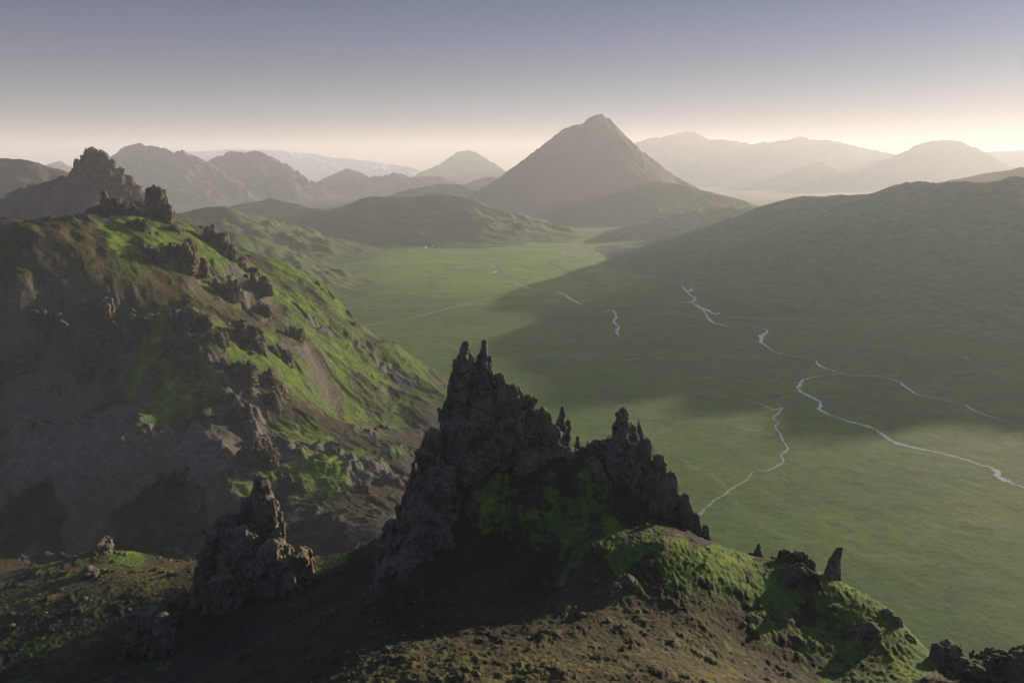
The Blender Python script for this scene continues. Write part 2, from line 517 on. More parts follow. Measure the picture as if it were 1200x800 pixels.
TAN = [(600, 780, 58, 260, .12, 1), (850, 770, 60, 150, .1, .9), (720, 700, 76, 130, .08, .6), (200, 668, 146, 110, .09, 1.2), (60, 700, 130, 80, .08, .6), (60, 330, 460, 150, .12, .7), (220, 350, 490, 70, .05, .6), (330, 640, 150, 50, .04, .7), (150, 720, 110, 70, .06, .5)]
ROCK = [(90, 560, 350, 220, .05, .9), (60, 370, 430, 80, .03, .55), (200, 400, 440, 90, .04, .6), (100, 400, 415, 120, .04, .5), (290, 530, 375, 40, .08, .8), (300, 570, 340, 40, .06, .8), (130, 250, 555, 40, .02, .8),
        (490, 640, 102, 50, .05, .8), (560, 560, 110, 120, .04, .5), (720, 570, 107, 80, .05, .3)]


def near_detail(x, y, z0):
    r = np.hypot(x, y)
    k = r * .06
    # zones with ragged outlines
    u, v = uv_of(x + k * fbm2(x / (r * .10), y / (r * .10), 4, 201), y + k * 1.5 * fbm2(x / (r * .10), y / (r * .10), 4, 202))
    moss, tan, rock = zone(u, v, MOSS), zone(u, v, TAN), zone(u, v, ROCK)
    far = sstep(265, 305, r)
    z = z0.copy()
    # near: broken lava ground with small gullies running down the slope
    wx, wy = x + 2.0 * fbm2(x / 7, y / 7, 3, 5), y + 2.0 * fbm2(x / 7, y / 7, 3, 9)
    rough = np.clip(1 - .6 * moss, .3, 1) * np.clip(1 - .35 * tan, .5, 1)
    nd = .9 * ridged2(wx / 17, wy / 13, 4, 3) + .40 * fbm2(wx / 3.4, wy / 3.4, 5, 21, .55) + .30 * ridged2((wx + wy * .4) / 2.6, wy / 1.1, 4, 44)
    lump = np.maximum(0, fbm2(x / 5, y / 5, 5, 46, .6) - .25)
    nd *= .35 + 1.3 * sstep(-.3, .5, fbm2(x / 24, y / 24, 3, 48))
    nd += .9 * ridged2((x * .8 - y * .6) / 9, (x * .6 + y * .8) / 38, 3, 49) + .25 * fbm2(x / .8, y / .8, 3, 50)
    z += (1 - far) * (rough * nd * .45 + (1 - .5 * moss) * .8 * lump)
    z += (1 - far) * moss * (.28 * np.abs(fbm2(x / 1.4, y / 2.2, 4, 71)) + .14 * fbm2(x / .5, y / .5, 2, 74))
    # the ridge beyond: gullies, ledges and broken outcrops
    gx, gy = x + 14 * fbm2(x / 45, y / 45, 3, 15), y + 14 * fbm2(x / 45, y / 45, 3, 19)
    up = np.clip(z0 / 60, 0, 1)
    calm = (1 - .35 * np.clip(moss, 0, 1)) * (1 - .75 * np.clip(tan, 0, 1))
    z += far * up * (.5 + .5 * calm) * 9 * ridged2(gx / 105, gy / 95, 4, 33, .5)
    out = sstep(.05, .45, fbm2(gx / 60, gy / 45, 4, 301) + .75 * rock - .15 - .5 * tan)        # where the bedrock breaks through
    q = (z + 7 * fbm2(x / 30, y / 30, 4, 303)) / 13
    led = (sstep(.25, .75, q - np.floor(q)) - (q - np.floor(q))) * 13 * .62
    z += far * up * out * led
    z += far * up * (.25 + .75 * out) * calm * (3.0 * ridged2(gx / 19, gy / 19, 5, 61, .55) + 1.1 * fbm2(x / 5, y / 5, 4, 63))
    z += far * up * (.5 * fbm2(x / 9, y / 6, 4, 65) + .22 * ridged2(x / 2.5, y / 2.5, 3, 66))
    rock = np.clip(np.maximum(rock, far * out * .9), 0, 1)
    moss = moss * (1 - .35 * far * out)
    return z, moss, tan, rock


UU = np.linspace(R(-62), R(62), 1560)
VV = np.concatenate([np.geomspace(24, 240, 620)[:-1], np.geomspace(240, 700, 640)[:-1], np.geomspace(700, 980, 70)])
rg, ug = np.meshgrid(VV, UU, indexing='ij')
gx, gy = rg * np.sin(ug), rg * np.cos(ug)
z0 = base_height(gx, gy)
z0 = np.minimum(z0, 206 - .12 * np.maximum(0, 55 - rg))
gz, g_moss, g_tan, g_rock = near_detail(gx, gy, z0)
NORM_Z = gz.copy()
PALE = [(60, 555, 350, 130, .05, 1), (180, 550, 350, 110, .045, 1), (250, 580, 345, 40, .04, .8), (110, 610, 335, 40, .04, .9), (90, 440, 405, 60, .03, .7), (130, 400, 425, 40, .03, .6)]
ku_ = rg * .05
g_pale = sstep(314, 322, rg) * zone(*uv_of(gx + ku_ * fbm2(gx / 25, gy / 25, 4, 401), gy + ku_ * fbm2(gx / 25, gy / 25, 4, 402)), PALE)
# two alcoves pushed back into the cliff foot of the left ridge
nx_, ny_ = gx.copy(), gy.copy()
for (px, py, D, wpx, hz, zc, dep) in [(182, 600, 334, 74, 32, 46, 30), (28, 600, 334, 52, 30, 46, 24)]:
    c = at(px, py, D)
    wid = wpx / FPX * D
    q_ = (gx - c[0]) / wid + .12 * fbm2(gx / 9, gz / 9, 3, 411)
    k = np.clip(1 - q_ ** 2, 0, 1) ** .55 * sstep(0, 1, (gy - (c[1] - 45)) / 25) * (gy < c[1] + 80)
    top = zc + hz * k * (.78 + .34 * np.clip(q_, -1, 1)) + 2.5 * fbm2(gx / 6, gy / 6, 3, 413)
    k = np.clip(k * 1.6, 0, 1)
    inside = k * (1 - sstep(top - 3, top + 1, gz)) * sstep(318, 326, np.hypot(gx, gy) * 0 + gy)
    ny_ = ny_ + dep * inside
    g_rock *= 1 - inside; g_tan *= 1 - inside; g_moss *= 1 - inside; g_pale *= 1 - inside  # alcove shade is put into the colour as bare dark soil
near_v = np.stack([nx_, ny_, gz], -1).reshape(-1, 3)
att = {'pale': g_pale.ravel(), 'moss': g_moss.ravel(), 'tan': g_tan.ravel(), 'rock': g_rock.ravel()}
zc_ = np.maximum(np.maximum(gz[:-1, :-1], gz[1:, 1:]), np.maximum(gz[1:, :-1], gz[:-1, 1:]))
rc = rg[:-1, :-1]; uc = ug[:-1, :-1]
split = 225 + 25 * np.sin(uc * 9)
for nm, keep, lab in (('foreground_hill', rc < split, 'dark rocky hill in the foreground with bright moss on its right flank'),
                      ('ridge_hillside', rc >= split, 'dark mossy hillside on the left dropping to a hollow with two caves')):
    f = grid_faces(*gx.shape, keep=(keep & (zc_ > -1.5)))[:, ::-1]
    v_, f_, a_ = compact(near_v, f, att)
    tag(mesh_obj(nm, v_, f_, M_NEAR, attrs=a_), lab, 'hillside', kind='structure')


def near_z(x, y):
    """Height of the near terrain by bilinear lookup."""
    r, u = math.hypot(x, y), math.atan2(x, y)
    i = float(np.interp(r, VV, np.arange(len(VV))))
    j = (u - UU[0]) / (UU[-1] - UU[0]) * (len(UU) - 1)
    i0, j0 = int(np.clip(i, 0, len(VV) - 2)), int(np.clip(j, 0, len(UU) - 2))
    fi, fj = np.clip(i - i0, 0, 1), np.clip(j - j0, 0, 1)
    g = NORM_Z
    return float((g[i0, j0] * (1 - fj) + g[i0, j0 + 1] * fj) * (1 - fi) + (g[i0 + 1, j0] * (1 - fj) + g[i0 + 1, j0 + 1] * fj) * fi)


def hit_near(px, py):
    """Where the view ray through a pixel first meets the near terrain."""
    a, b = (px - 600) / FPX, (400 - py) / FPX
    d = np.array([a, CP + b * SP, -SP + b * CP])
    t = 25.0
    while t < 900:
        p = np.array([0, 0, CAMZ]) + d * t
        if p[2] < near_z(p[0], p[1]):
            return p
        t *= 1.004
    return None


# ------------------------------------------------------------------ mountains and hills as ridged height fields
def make_hill(name, label, crest, mat, slope=.6, conc=1.25, rough=.06, res=120, seed=1, gull=1.0, front=1.0, cat='mountain', jag=0.0, warp=.05):
    pts = np.array([at(*c) for c in crest])
    seg = np.linalg.norm(np.diff(pts[:, :2], axis=0), axis=1)
    n = 320
    s = np.concatenate([[0], np.cumsum(seg)])
    q = np.linspace(0, s[-1], n)
    cr = np.stack([np.interp(q, s, pts[:, k]) for k in range(3)], 1)
    cr[:, 2] += jag * ridged2(q / max(s[-1], 1) * 26, q * 0 + seed, 4, seed + 77) * np.clip(np.minimum(np.arange(n), n - 1 - np.arange(n)) / 20, 0, 1)
    wid = np.maximum(cr[:, 2], 1) / slope * conc
    lo = (cr[:, :2] - wid[:, None]).min(0); hi = (cr[:, :2] + wid[:, None]).max(0)
    nx = int(res * max(1, (hi[0] - lo[0]) / (hi[1] - lo[1])) ** .5); ny = int(res * max(1, (hi[1] - lo[1]) / (hi[0] - lo[0])) ** .5)
    X, Y = np.meshgrid(np.linspace(lo[0], hi[0], nx), np.linspace(lo[1], hi[1], ny))
    hmax = cr[:, 2].max()
    wsc = wid.max()
    Xw = X + wsc * warp * fbm2(X / wsc * 3.1, Y / wsc * 3.1, 4, seed); Yw = Y + wsc * 2 * warp * fbm2(X / wsc * 3.1, Y / wsc * 3.1, 4, seed + 50)
    H = np.full(X.shape, -1e9); TB = np.ones(X.shape)
    for k in range(n):
        d = np.hypot(Xw - cr[k, 0], (Yw - cr[k, 1]) * np.where(Yw < cr[k, 1], front, 1.0))
        t = d / wid[k]
        h = np.where(t < 1, cr[k, 2] * (1 - np.minimum(t, 1)) ** conc, -np.abs(t - 1) * .5 * max(cr[k, 2], 5))
        TB = np.where(h > H, t, TB); H = np.maximum(H, h)
    rel = np.clip(H / hmax, 0, 1)
    env = np.clip(rel * 4, 0, 1) * (.15 + .85 * sstep(0.0, .35, TB))
    g = ridged2(X / wsc * 4.5, Y / wsc * 4.5, 4 if cat != 'mountain' else 6, seed + 7, .42 if cat != 'mountain' else .55)
    H = H + gull * hmax * rough * env * (g * 1.0 + .35 * fbm2(X / wsc * 11, Y / wsc * 11, 5, seed + 9))
    H = np.where(H < 0, H * 3 - 1, H)
    zc = np.maximum(np.maximum(H[:-1, :-1], H[1:, 1:]), np.maximum(H[1:, :-1], H[:-1, 1:]))
    v_, f_, _ = compact(np.stack([X, Y, H], -1).reshape(-1, 3), grid_faces(*X.shape, keep=zc > -.5), {})
    return tag(mesh_obj(name, v_, f_, mat), label, cat, kind='structure')


M_CONE = mat_hill('mountain_scree', (.022, .022, .018), (.026, .021, .020), (.3, .55), None, 1)
M_RIDGE = mat_hill('ridge_grass', (.072, .112, .036), (.105, .100, .056), (.45, .75), None, .15)
M_LOW = mat_hill('low_hill_grass', (.042, .066, .018), (.06, .058, .028), (.5, .8), None, .3)
M_FAR = mat_hill('far_rock', (.045, .047, .04), (.045, .04, .038), (.4, .7), None, 2)
M_PEAK = mat_hill('peak_rock', (.05, .05, .025), (.042, .038, .034), (.30, .5), None, .7)
M_SNOW = mat_hill('glacier_snow', (.34, .36, .38), (.2, .2, .21), (.6, .8), None, 2)

# cone mountain and the foothills before it
make_hill('mountain', 'dark pyramid shaped mountain standing alone behind the lit meadow',
          [(545, 232, 4150), (585, 209, 4170), (612, 187, 4180), (640, 167, 4190), (660, 152, 4200), (674, 146, 4200), (683, 146, 4200), (690, 138, 4200), (703, 133, 4200), (714, 139, 4200), (735, 162, 4190), (757, 181, 4180), (790, 205, 4170), (818, 220, 4150)],
          M_CONE, slope=1.05, conc=1.22, rough=.016, res=330, seed=3, cat='mountain', jag=7, warp=.012)
make_hill('foothill_hill', 'grassy foothill in front of the pyramid mountain on its right', [(650, 252, 3300), (690, 236, 3320), (730, 221, 3340), (765, 212, 3350), (800, 217, 3350), (840, 226, 3340), (890, 240, 3300)],
          M_LOW, slope=.45, conc=1.4, rough=.05, res=240, seed=12, cat='hill')
make_hill('meadow_hill', 'low rounded hill left of the lit meadow before the pyramid mountain', [(400, 241, 2700), (440, 229, 2720), (470, 231, 2650), (500, 229, 2600), (520, 227, 2600), (548, 233, 2580), (590, 246, 2560), (640, 260, 2540), (665, 266, 2520)],
          M_LOW, slope=.36, conc=1.4, rough=.07, res=260, seed=23, cat='hill')
make_hill('distant_hill', 'low dark hill under the left foot of the pyramid mountain', [(470, 224, 4300), (515, 215, 4350), (540, 216, 4350), (570, 226, 4350)], M_LOW, slope=.35, conc=1.4, rough=.06, res=140, seed=24, cat='hill')
# far mountains, left to right
make_hill('mountain', 'flat topped dark mountain behind the pointed rocks on the left', [(118, 215, 4900), (137, 177, 4950), (150, 172, 4950), (166, 168, 4950), (190, 175, 4950), (205, 180, 4930), (216, 177, 4900), (236, 189, 4880), (262, 205, 4850), (278, 216, 4800)], M_FAR, slope=.75, conc=1.15, rough=.08, res=240, seed=31, jag=14)
make_hill('mountain', 'twin topped dark mountain right of the flat topped one', [(240, 205, 5300), (252, 185, 5300), (268, 178, 5300), (289, 180, 5300), (298, 177, 5300), (312, 181, 5300), (330, 197, 5280), (358, 214, 5250)], M_FAR, slope=.75, conc=1.15, rough=.08, res=240, seed=37, jag=14)
make_hill('mountain', 'long pale snow covered plateau on the horizon at left', [(150, 188, 12150), (220, 178, 12150), (270, 175, 12150), (330, 176, 12150), (360, 180, 12150), (390, 184, 12150), (440, 190, 12150), (480, 196, 12150)], M_SNOW, slope=.5, conc=1.2, rough=.06, res=200, seed=41)
make_hill('mountain', 'small pale hazy cone on the left horizon beside the rock tower', [(52, 196, 7500), (68, 188, 7500), (85, 198, 7500)], M_FAR, slope=.7, rough=.06, res=100, seed=43)
make_hill('mountain', 'jagged low hazy hills between the twin topped and the distant grey mountain', [(370, 214, 6200), (390, 205, 6200), (405, 198, 6200), (417, 200, 6200), (430, 208, 6200), (450, 206, 6200), (464, 202, 6200), (478, 208, 6200), (500, 207, 6200), (512, 206, 6200), (530, 214, 6200)], M_FAR, slope=.6, rough=.1, res=220, seed=47, jag=14)
make_hill('mountain', 'hazy grey peak left of the pyramid mountain', [(488, 210, 9250), (505, 200, 9250), (525, 186, 9250), (541, 178, 9250), (549, 176, 9250), (560, 182, 9250), (580, 192, 9250), (600, 204, 9250)], M_FAR, slope=.62, rough=.07, res=200, seed=53, jag=14)
make_hill('mountain', 'small jagged hazy hill at the left foot of the pyramid mountain', [(545, 216, 5600), (570, 207, 5600), (585, 208, 5600), (600, 214, 5600)], M_FAR, slope=.5, rough=.1, res=140, seed=55)
make_hill('mountain', 'long pale hazy range right of the pyramid mountain', [(700, 182, 10086), (750, 165, 10086), (780, 160, 10086), (800, 155, 10086), (812, 154, 10086), (830, 162, 10086), (880, 168, 10086), (915, 165, 10086), (937, 160, 10086), (985, 167, 10086), (1030, 177, 10086), (1070, 186, 10086)], M_FAR, slope=.6, rough=.06, res=260, seed=59, jag=14)
make_hill('mountain', 'small pale peaked hill fading into the mist on the right', [(860, 225, 8100), (905, 208, 8100), (935, 197, 8100), (960, 190, 8100), (975, 198, 8100), (1000, 212, 8100)], M_FAR, slope=.6, rough=.06, res=180, seed=61, jag=14)
make_hill('mountain', 'broad flat topped pale mountain above the right ridge', [(985, 213, 8772), (1015, 198, 8772), (1050, 182, 8772), (1078, 168, 8772), (1100, 164, 8772), (1118, 164, 8772), (1138, 172, 8772), (1160, 190, 8772), (1185, 206, 8772)], M_FAR, slope=.7, rough=.06, res=220, seed=67, jag=14)
make_hill('mountain', 'faint pale mountain at the far right edge', [(1120, 190, 10836), (1160, 178, 10836), (1200, 176, 10836), (1260, 172, 10836), (1330, 185, 10836)], M_FAR, slope=.55, rough=.05, res=180, seed=71)
make_hill('mountain', 'pale slope rising behind the right ridge', [(1090, 216, 3400), (1140, 207, 3400), (1200, 195, 3400), (1280, 180, 3400), (1380, 185, 3400)], M_LOW, slope=.5, rough=.05, res=200, seed=73)
# left side, mid distance
make_hill('mountain', 'jagged dark peak with a knobbly summit behind the left ridge', [(-150, 250, 1150), (-60, 246, 1130), (0, 232, 1120), (50, 213, 1110), (80, 203, 1105), (95, 199, 1100), (110, 196, 1100), (122, 199, 1100), (134, 203, 1100), (150, 216, 1090), (163, 232, 1080), (178, 246, 1060), (205, 275, 1040)],
          M_PEAK, slope=1.0, conc=1.2, rough=.06, res=420, seed=83, jag=4)
make_hill('mountain', 'rounded brown mountain at the far left edge', [(-200, 200, 2100), (-60, 188, 2100), (0, 186, 2100), (25, 185, 2100), (45, 190, 2100), (75, 202, 2080), (100, 220, 2050)], M_PEAK, slope=.55, conc=1.2, rough=.08, res=240, seed=89)
make_hill('green_hill', 'small pointed green hill in the valley beyond the left ridge', [(195, 252, 1900), (230, 246, 1920), (262, 241, 1930), (275, 248, 1930), (300, 262, 1940)], M_LOW, slope=.4, conc=1.3, rough=.1, res=200, seed=97, cat='hill')
make_hill('green_hill', 'gentle lit green slope in the valley below the small pointed hill', [(240, 278, 1330), (265, 271, 1340), (295, 275, 1380), (320, 282, 1420)], M_LOW, slope=.62, conc=1.5, rough=.05, res=200, seed=99, cat='hill')
make_hill('green_hill', 'dark low mound far across the valley on the left', [(275, 240, 3000), (300, 236, 3000), (318, 231, 3000), (335, 238, 3000)], M_LOW, slope=.35, rough=.06, res=140, seed=101, cat='hill')
# right ridge; its unseen end is made up, notched to let sunlight through
make_hill('ridge_hillside', 'lower grassy spur in front of the mist at the head of the right ridge', [(672, 290, 2350), (700, 283, 2400), (740, 266, 2450), (775, 255, 2500), (800, 248, 2550), (850, 243, 2600), (905, 243, 2650), (960, 244, 2700)],
          M_RIDGE, slope=.36, conc=1.4, rough=.015, res=260, seed=103, cat='hillside')
make_hill('ridge_hillside', 'long hazy grassy ridge closing the valley on the right', [(800, 290, 1900), (850, 268, 1900), (910, 245, 1890), (935, 236, 1880), (952, 231, 1870), (985, 232, 1830), (1020, 226, 1800), (1045, 218, 1770), (1072, 213, 1740), (1110, 214, 1700), (1135, 213, 1680), (1160, 213, 1640), (1200, 206, 1600), (1228, 212, 1570), (1244, 240, 1550), (1256, 244, 1540), (1266, 216, 1520), (1282, 216, 1490), (1296, 252, 1465), (1318, 250, 1440), (1330, 220, 1425), (1352, 222, 1400), (1366, 258, 1380), (1410, 262, 1335), (1424, 232, 1325), (1446, 236, 1305), (1462, 264, 1290), (1515, 262, 1265), (1530, 236, 1250), (1550, 240, 1235), (1565, 266, 1220), (1640, 262, 1170), (1660, 238, 1150), (1690, 262, 1120), (1780, 262, 1080), (1900, 240, 980)],
          M_RIDGE, slope=.40, conc=1.45, rough=.019, res=520, seed=109, jag=5, cat='hillside')

# ------------------------------------------------------------------ rivers, streams and tracks
Z_RIB = [0.06]


def ribbon(name, label, pts, wid, mat, cat, seed=1, kind='structure', wob=.5, sub=7):
    p = np.array([on_plain(*q) for q in pts])
    s = np.concatenate([[0], np.cumsum(np.linalg.norm(np.diff(p, axis=0), axis=1))])
    # Catmull-Rom through the points
    t = np.linspace(0, len(p) - 1, (len(p) - 1) * sub + 1)
    i = np.clip(t.astype(int), 0, len(p) - 2); f = (t - i)[:, None]
    g = lambda k: p[np.clip(k, 0, len(p) - 1)]
    c = .5 * (2 * g(i) + (g(i + 1) - g(i - 1)) * f + (2 * g(i - 1) - 5 * g(i) + 4 * g(i + 1) - g(i + 2)) * f ** 2 + (3 * g(i) - g(i - 1) - 3 * g(i + 1) + g(i + 2)) * f ** 3)
    q = np.linspace(0, 1, len(c))
    tan = np.gradient(c, axis=0); tan /= np.linalg.norm(tan, axis=1, keepdims=True) + 1e-9
    nrm = np.stack([-tan[:, 1], tan[:, 0], 0 * q], 1)
    wd = .78 * np.interp(q, np.linspace(0, 1, len(wid)), wid)
    k = np.arange(len(c)) * .33
    c = c + nrm * (wd * wob * fbm2(k, k * 0 + seed * 3.3, 3, seed))[:, None]
    wl = wd * (.5 + .45 * fbm2(k * 1.3, k * 0 + 7.7, 3, seed + 3)); wr = wd * (.5 + .45 * fbm2(k * 1.3, k * 0 + 1.7, 3, seed + 8))
    end = np.clip(np.minimum(q, 1 - q) * 14, .1, 1)
    L = c + nrm * (np.maximum(wl, .12 * wd) * end)[:, None]; Rr = c - nrm * (np.maximum(wr, .12 * wd) * end)[:, None]
    L[:, 2] = Rr[:, 2] = Z_RIB[0]
    Z_RIB[0] += .012
    n = len(c)
    v = np.concatenate([L, Rr]); a = np.arange(n - 1)
    fc = np.stack([a, a + n, a + n + 1, a + 1], 1)
    return tag(mesh_obj(name, v, fc, mat), label, cat, kind=kind)


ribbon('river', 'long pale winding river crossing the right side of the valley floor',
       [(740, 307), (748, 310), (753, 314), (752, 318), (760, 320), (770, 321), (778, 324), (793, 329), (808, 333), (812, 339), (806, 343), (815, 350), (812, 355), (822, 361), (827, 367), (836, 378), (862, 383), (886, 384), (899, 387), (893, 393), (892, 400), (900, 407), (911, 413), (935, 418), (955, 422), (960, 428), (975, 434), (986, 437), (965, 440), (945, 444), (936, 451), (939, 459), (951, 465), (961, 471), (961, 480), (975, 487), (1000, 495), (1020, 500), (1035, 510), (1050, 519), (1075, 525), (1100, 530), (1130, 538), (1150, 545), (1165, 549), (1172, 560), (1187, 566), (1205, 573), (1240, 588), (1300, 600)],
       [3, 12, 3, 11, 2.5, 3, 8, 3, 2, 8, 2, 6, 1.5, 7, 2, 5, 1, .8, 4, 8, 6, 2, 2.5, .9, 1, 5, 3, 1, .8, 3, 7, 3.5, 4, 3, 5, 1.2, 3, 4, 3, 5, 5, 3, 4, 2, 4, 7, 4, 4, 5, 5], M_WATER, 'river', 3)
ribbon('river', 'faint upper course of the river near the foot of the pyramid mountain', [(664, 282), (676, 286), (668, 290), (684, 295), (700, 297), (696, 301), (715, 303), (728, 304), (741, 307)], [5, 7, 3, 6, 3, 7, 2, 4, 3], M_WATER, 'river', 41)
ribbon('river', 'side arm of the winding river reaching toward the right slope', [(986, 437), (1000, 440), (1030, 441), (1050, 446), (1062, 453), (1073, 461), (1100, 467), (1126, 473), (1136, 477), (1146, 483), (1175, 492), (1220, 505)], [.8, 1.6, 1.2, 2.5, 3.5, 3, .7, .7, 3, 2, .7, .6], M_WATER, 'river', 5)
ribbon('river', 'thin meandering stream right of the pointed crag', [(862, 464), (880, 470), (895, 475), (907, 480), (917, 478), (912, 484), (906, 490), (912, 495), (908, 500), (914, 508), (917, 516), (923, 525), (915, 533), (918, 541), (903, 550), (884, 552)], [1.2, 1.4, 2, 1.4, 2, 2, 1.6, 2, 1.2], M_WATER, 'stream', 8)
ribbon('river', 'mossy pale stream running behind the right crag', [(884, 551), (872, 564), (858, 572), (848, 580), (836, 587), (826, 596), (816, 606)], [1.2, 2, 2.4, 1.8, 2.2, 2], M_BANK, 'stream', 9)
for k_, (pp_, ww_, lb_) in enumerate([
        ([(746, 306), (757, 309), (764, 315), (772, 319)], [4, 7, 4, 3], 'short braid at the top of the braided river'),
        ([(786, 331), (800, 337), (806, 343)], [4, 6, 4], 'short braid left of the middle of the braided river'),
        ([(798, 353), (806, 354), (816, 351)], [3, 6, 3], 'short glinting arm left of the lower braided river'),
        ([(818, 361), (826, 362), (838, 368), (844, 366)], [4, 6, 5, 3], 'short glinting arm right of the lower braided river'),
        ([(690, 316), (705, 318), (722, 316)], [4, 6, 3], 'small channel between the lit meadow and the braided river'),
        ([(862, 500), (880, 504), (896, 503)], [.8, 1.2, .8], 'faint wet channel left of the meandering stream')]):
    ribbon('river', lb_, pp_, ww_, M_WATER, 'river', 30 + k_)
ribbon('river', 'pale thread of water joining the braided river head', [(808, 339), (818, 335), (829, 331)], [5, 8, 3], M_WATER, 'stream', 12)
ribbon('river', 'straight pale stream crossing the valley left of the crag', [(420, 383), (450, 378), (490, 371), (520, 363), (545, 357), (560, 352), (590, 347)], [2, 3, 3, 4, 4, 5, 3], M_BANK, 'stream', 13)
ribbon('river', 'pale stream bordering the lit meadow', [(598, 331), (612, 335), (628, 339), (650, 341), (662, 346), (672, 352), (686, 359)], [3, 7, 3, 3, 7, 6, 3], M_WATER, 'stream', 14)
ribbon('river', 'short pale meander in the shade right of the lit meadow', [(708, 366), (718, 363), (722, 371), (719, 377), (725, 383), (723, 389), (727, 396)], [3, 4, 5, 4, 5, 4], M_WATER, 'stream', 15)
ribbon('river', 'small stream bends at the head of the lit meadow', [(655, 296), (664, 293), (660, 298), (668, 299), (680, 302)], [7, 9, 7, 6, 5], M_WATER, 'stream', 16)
for k, (px, py, hw, hd, lab) in enumerate([(544, 285, 2.2, .8, 'small glint of water at the upper left of the lit meadow'), (595, 287, 4, 1.5, 'largest small pond in the upper lit meadow'), (577, 312, 2, 1, 'tiny pond at the centre of the lit meadow'), (579, 319, 4, 1.2, 'small pond near a dark bank in the lit meadow')]):
    a = np.linspace(0, 2 * math.pi, 20, endpoint=False)
    rj = 1 + .3 * np.sin(a * 2 + k) + .2 * np.sin(a * 3 + 2 * k)
    ring = np.array([on_plain(px + hw * math.cos(t) * r_, py + hd * math.sin(t) * r_, 0) for t, r_ in zip(a, rj)])
    ring[:, 2] = Z_RIB[0]; Z_RIB[0] += .012
    c = ring.mean(0)
    v = np.concatenate([ring, c[None]]); i = np.arange(20)
    tag(mesh_obj('pond', v, np.stack([(i + 1) % 20, i, 0 * i + 20], 1), M_WATER), lab, 'pond', kind='structure')
M_TRACK = mat_flat('track_soil', (.030, .058, .014))
ribbon('path', 'dark track line across the lit meadow', [(640, 306), (665, 318), (690, 330), (715, 338)], [4, 5, 5, 4], M_TRACK, 'track', 23, wob=.4)

# ------------------------------------------------------------------ crags: signed distance -> surface nets
EDGES = [(0, 1), (2, 3), (4, 5), (6, 7), (0, 2), (1, 3), (4, 6), (5, 7), (0, 4), (1, 5), (2, 6), (3, 7)]
CORN = np.array([(i & 1, (i >> 1) & 1, (i >> 2) & 1) for i in range(8)])


def surface_nets(S, org, h):
    neg = S < 0
    n = np.array(S.shape)
    cnt = np.zeros(n - 1, np.int8)
    for c in CORN:
        cnt += neg[c[0]:n[0] - 1 + c[0], c[1]:n[1] - 1 + c[1], c[2]:n[2] - 1 + c[2]]
    act = np.argwhere((cnt > 0) & (cnt < 8))
    idx = np.full(n - 1, -1, np.int64); idx[tuple(act.T)] = np.arange(len(act))
    val = np.stack([S[tuple((act + c).T)] for c in CORN], 1)
    acc = np.zeros((len(act), 3)); num = np.zeros(len(act))
    for a, b in EDGES:
        va, vb = val[:, a], val[:, b]
        m = (va < 0) != (vb < 0)
        t = np.where(m, va / np.where(m, va - vb, 1), 0)
        acc += m[:, None] * (CORN[a] + t[:, None] * (CORN[b] - CORN[a])); num += m
    V = org + (act + acc / num[:, None]) * h
    F = []
    for ax in range(3):
        b_, c_ = (ax + 1) % 3, (ax + 2) % 3
        sl0 = [slice(1, -1)] * 3; sl1 = [slice(1, -1)] * 3
        sl0[ax] = slice(0, -1); sl1[ax] = slice(1, None)
        a0, a1 = neg[tuple(sl0)], neg[tuple(sl1)]
        e = np.argwhere(a0 != a1)
        off = np.ones(3, int); off[ax] = 0
        e = e + off
        ub, uc_ = np.zeros(3, int), np.zeros(3, int); ub[b_] = 1; uc_[c_] = 1
        q = np.stack([idx[tuple((e - ub - uc_).T)], idx[tuple((e - uc_).T)], idx[tuple(e.T)], idx[tuple((e - ub).T)]], 1)
        fl = neg[tuple(e.T)]
        q = np.where(fl[:, None], q, q[:, ::-1])
        F.append(q)
    return V, np.concatenate(F)


def rock_disp(p, L, seed, amp):
    """Fractured displacement in metres for rocks of size L (metres per block)."""
    q = p * np.array([1, 1, .62]) / L
    warp = np.stack([vnoise3(q * 1.1, seed + 1), vnoise3(q * 1.1, seed + 2), vnoise3(q * 1.1, seed + 3)], 1) * .30
    f1, f2, cell, fac = worley3(q * .62 + warp, seed + 5)
    d = .42 * (cell - .5) + .95 * fac - .22 * np.clip(1 - (f2 - f1) / .10, 0, 1)
    f1, f2, cell, fac = worley3(q * np.array([1, 1, 1.3]) * 1.7 + warp * 1.5, seed + 6)
    d += .22 * (cell - .5) + .50 * fac - .10 * np.clip(1 - (f2 - f1) / .12, 0, 1)
    d += .28 * fbm3(p / L * .9, 6, seed + 8, .60)
    d += .12 * (1 - 2 * np.abs(vnoise3(p * np.array([1, 1, .7]) / L * 4.3, seed + 9)))
    return (d - .10) * L * amp


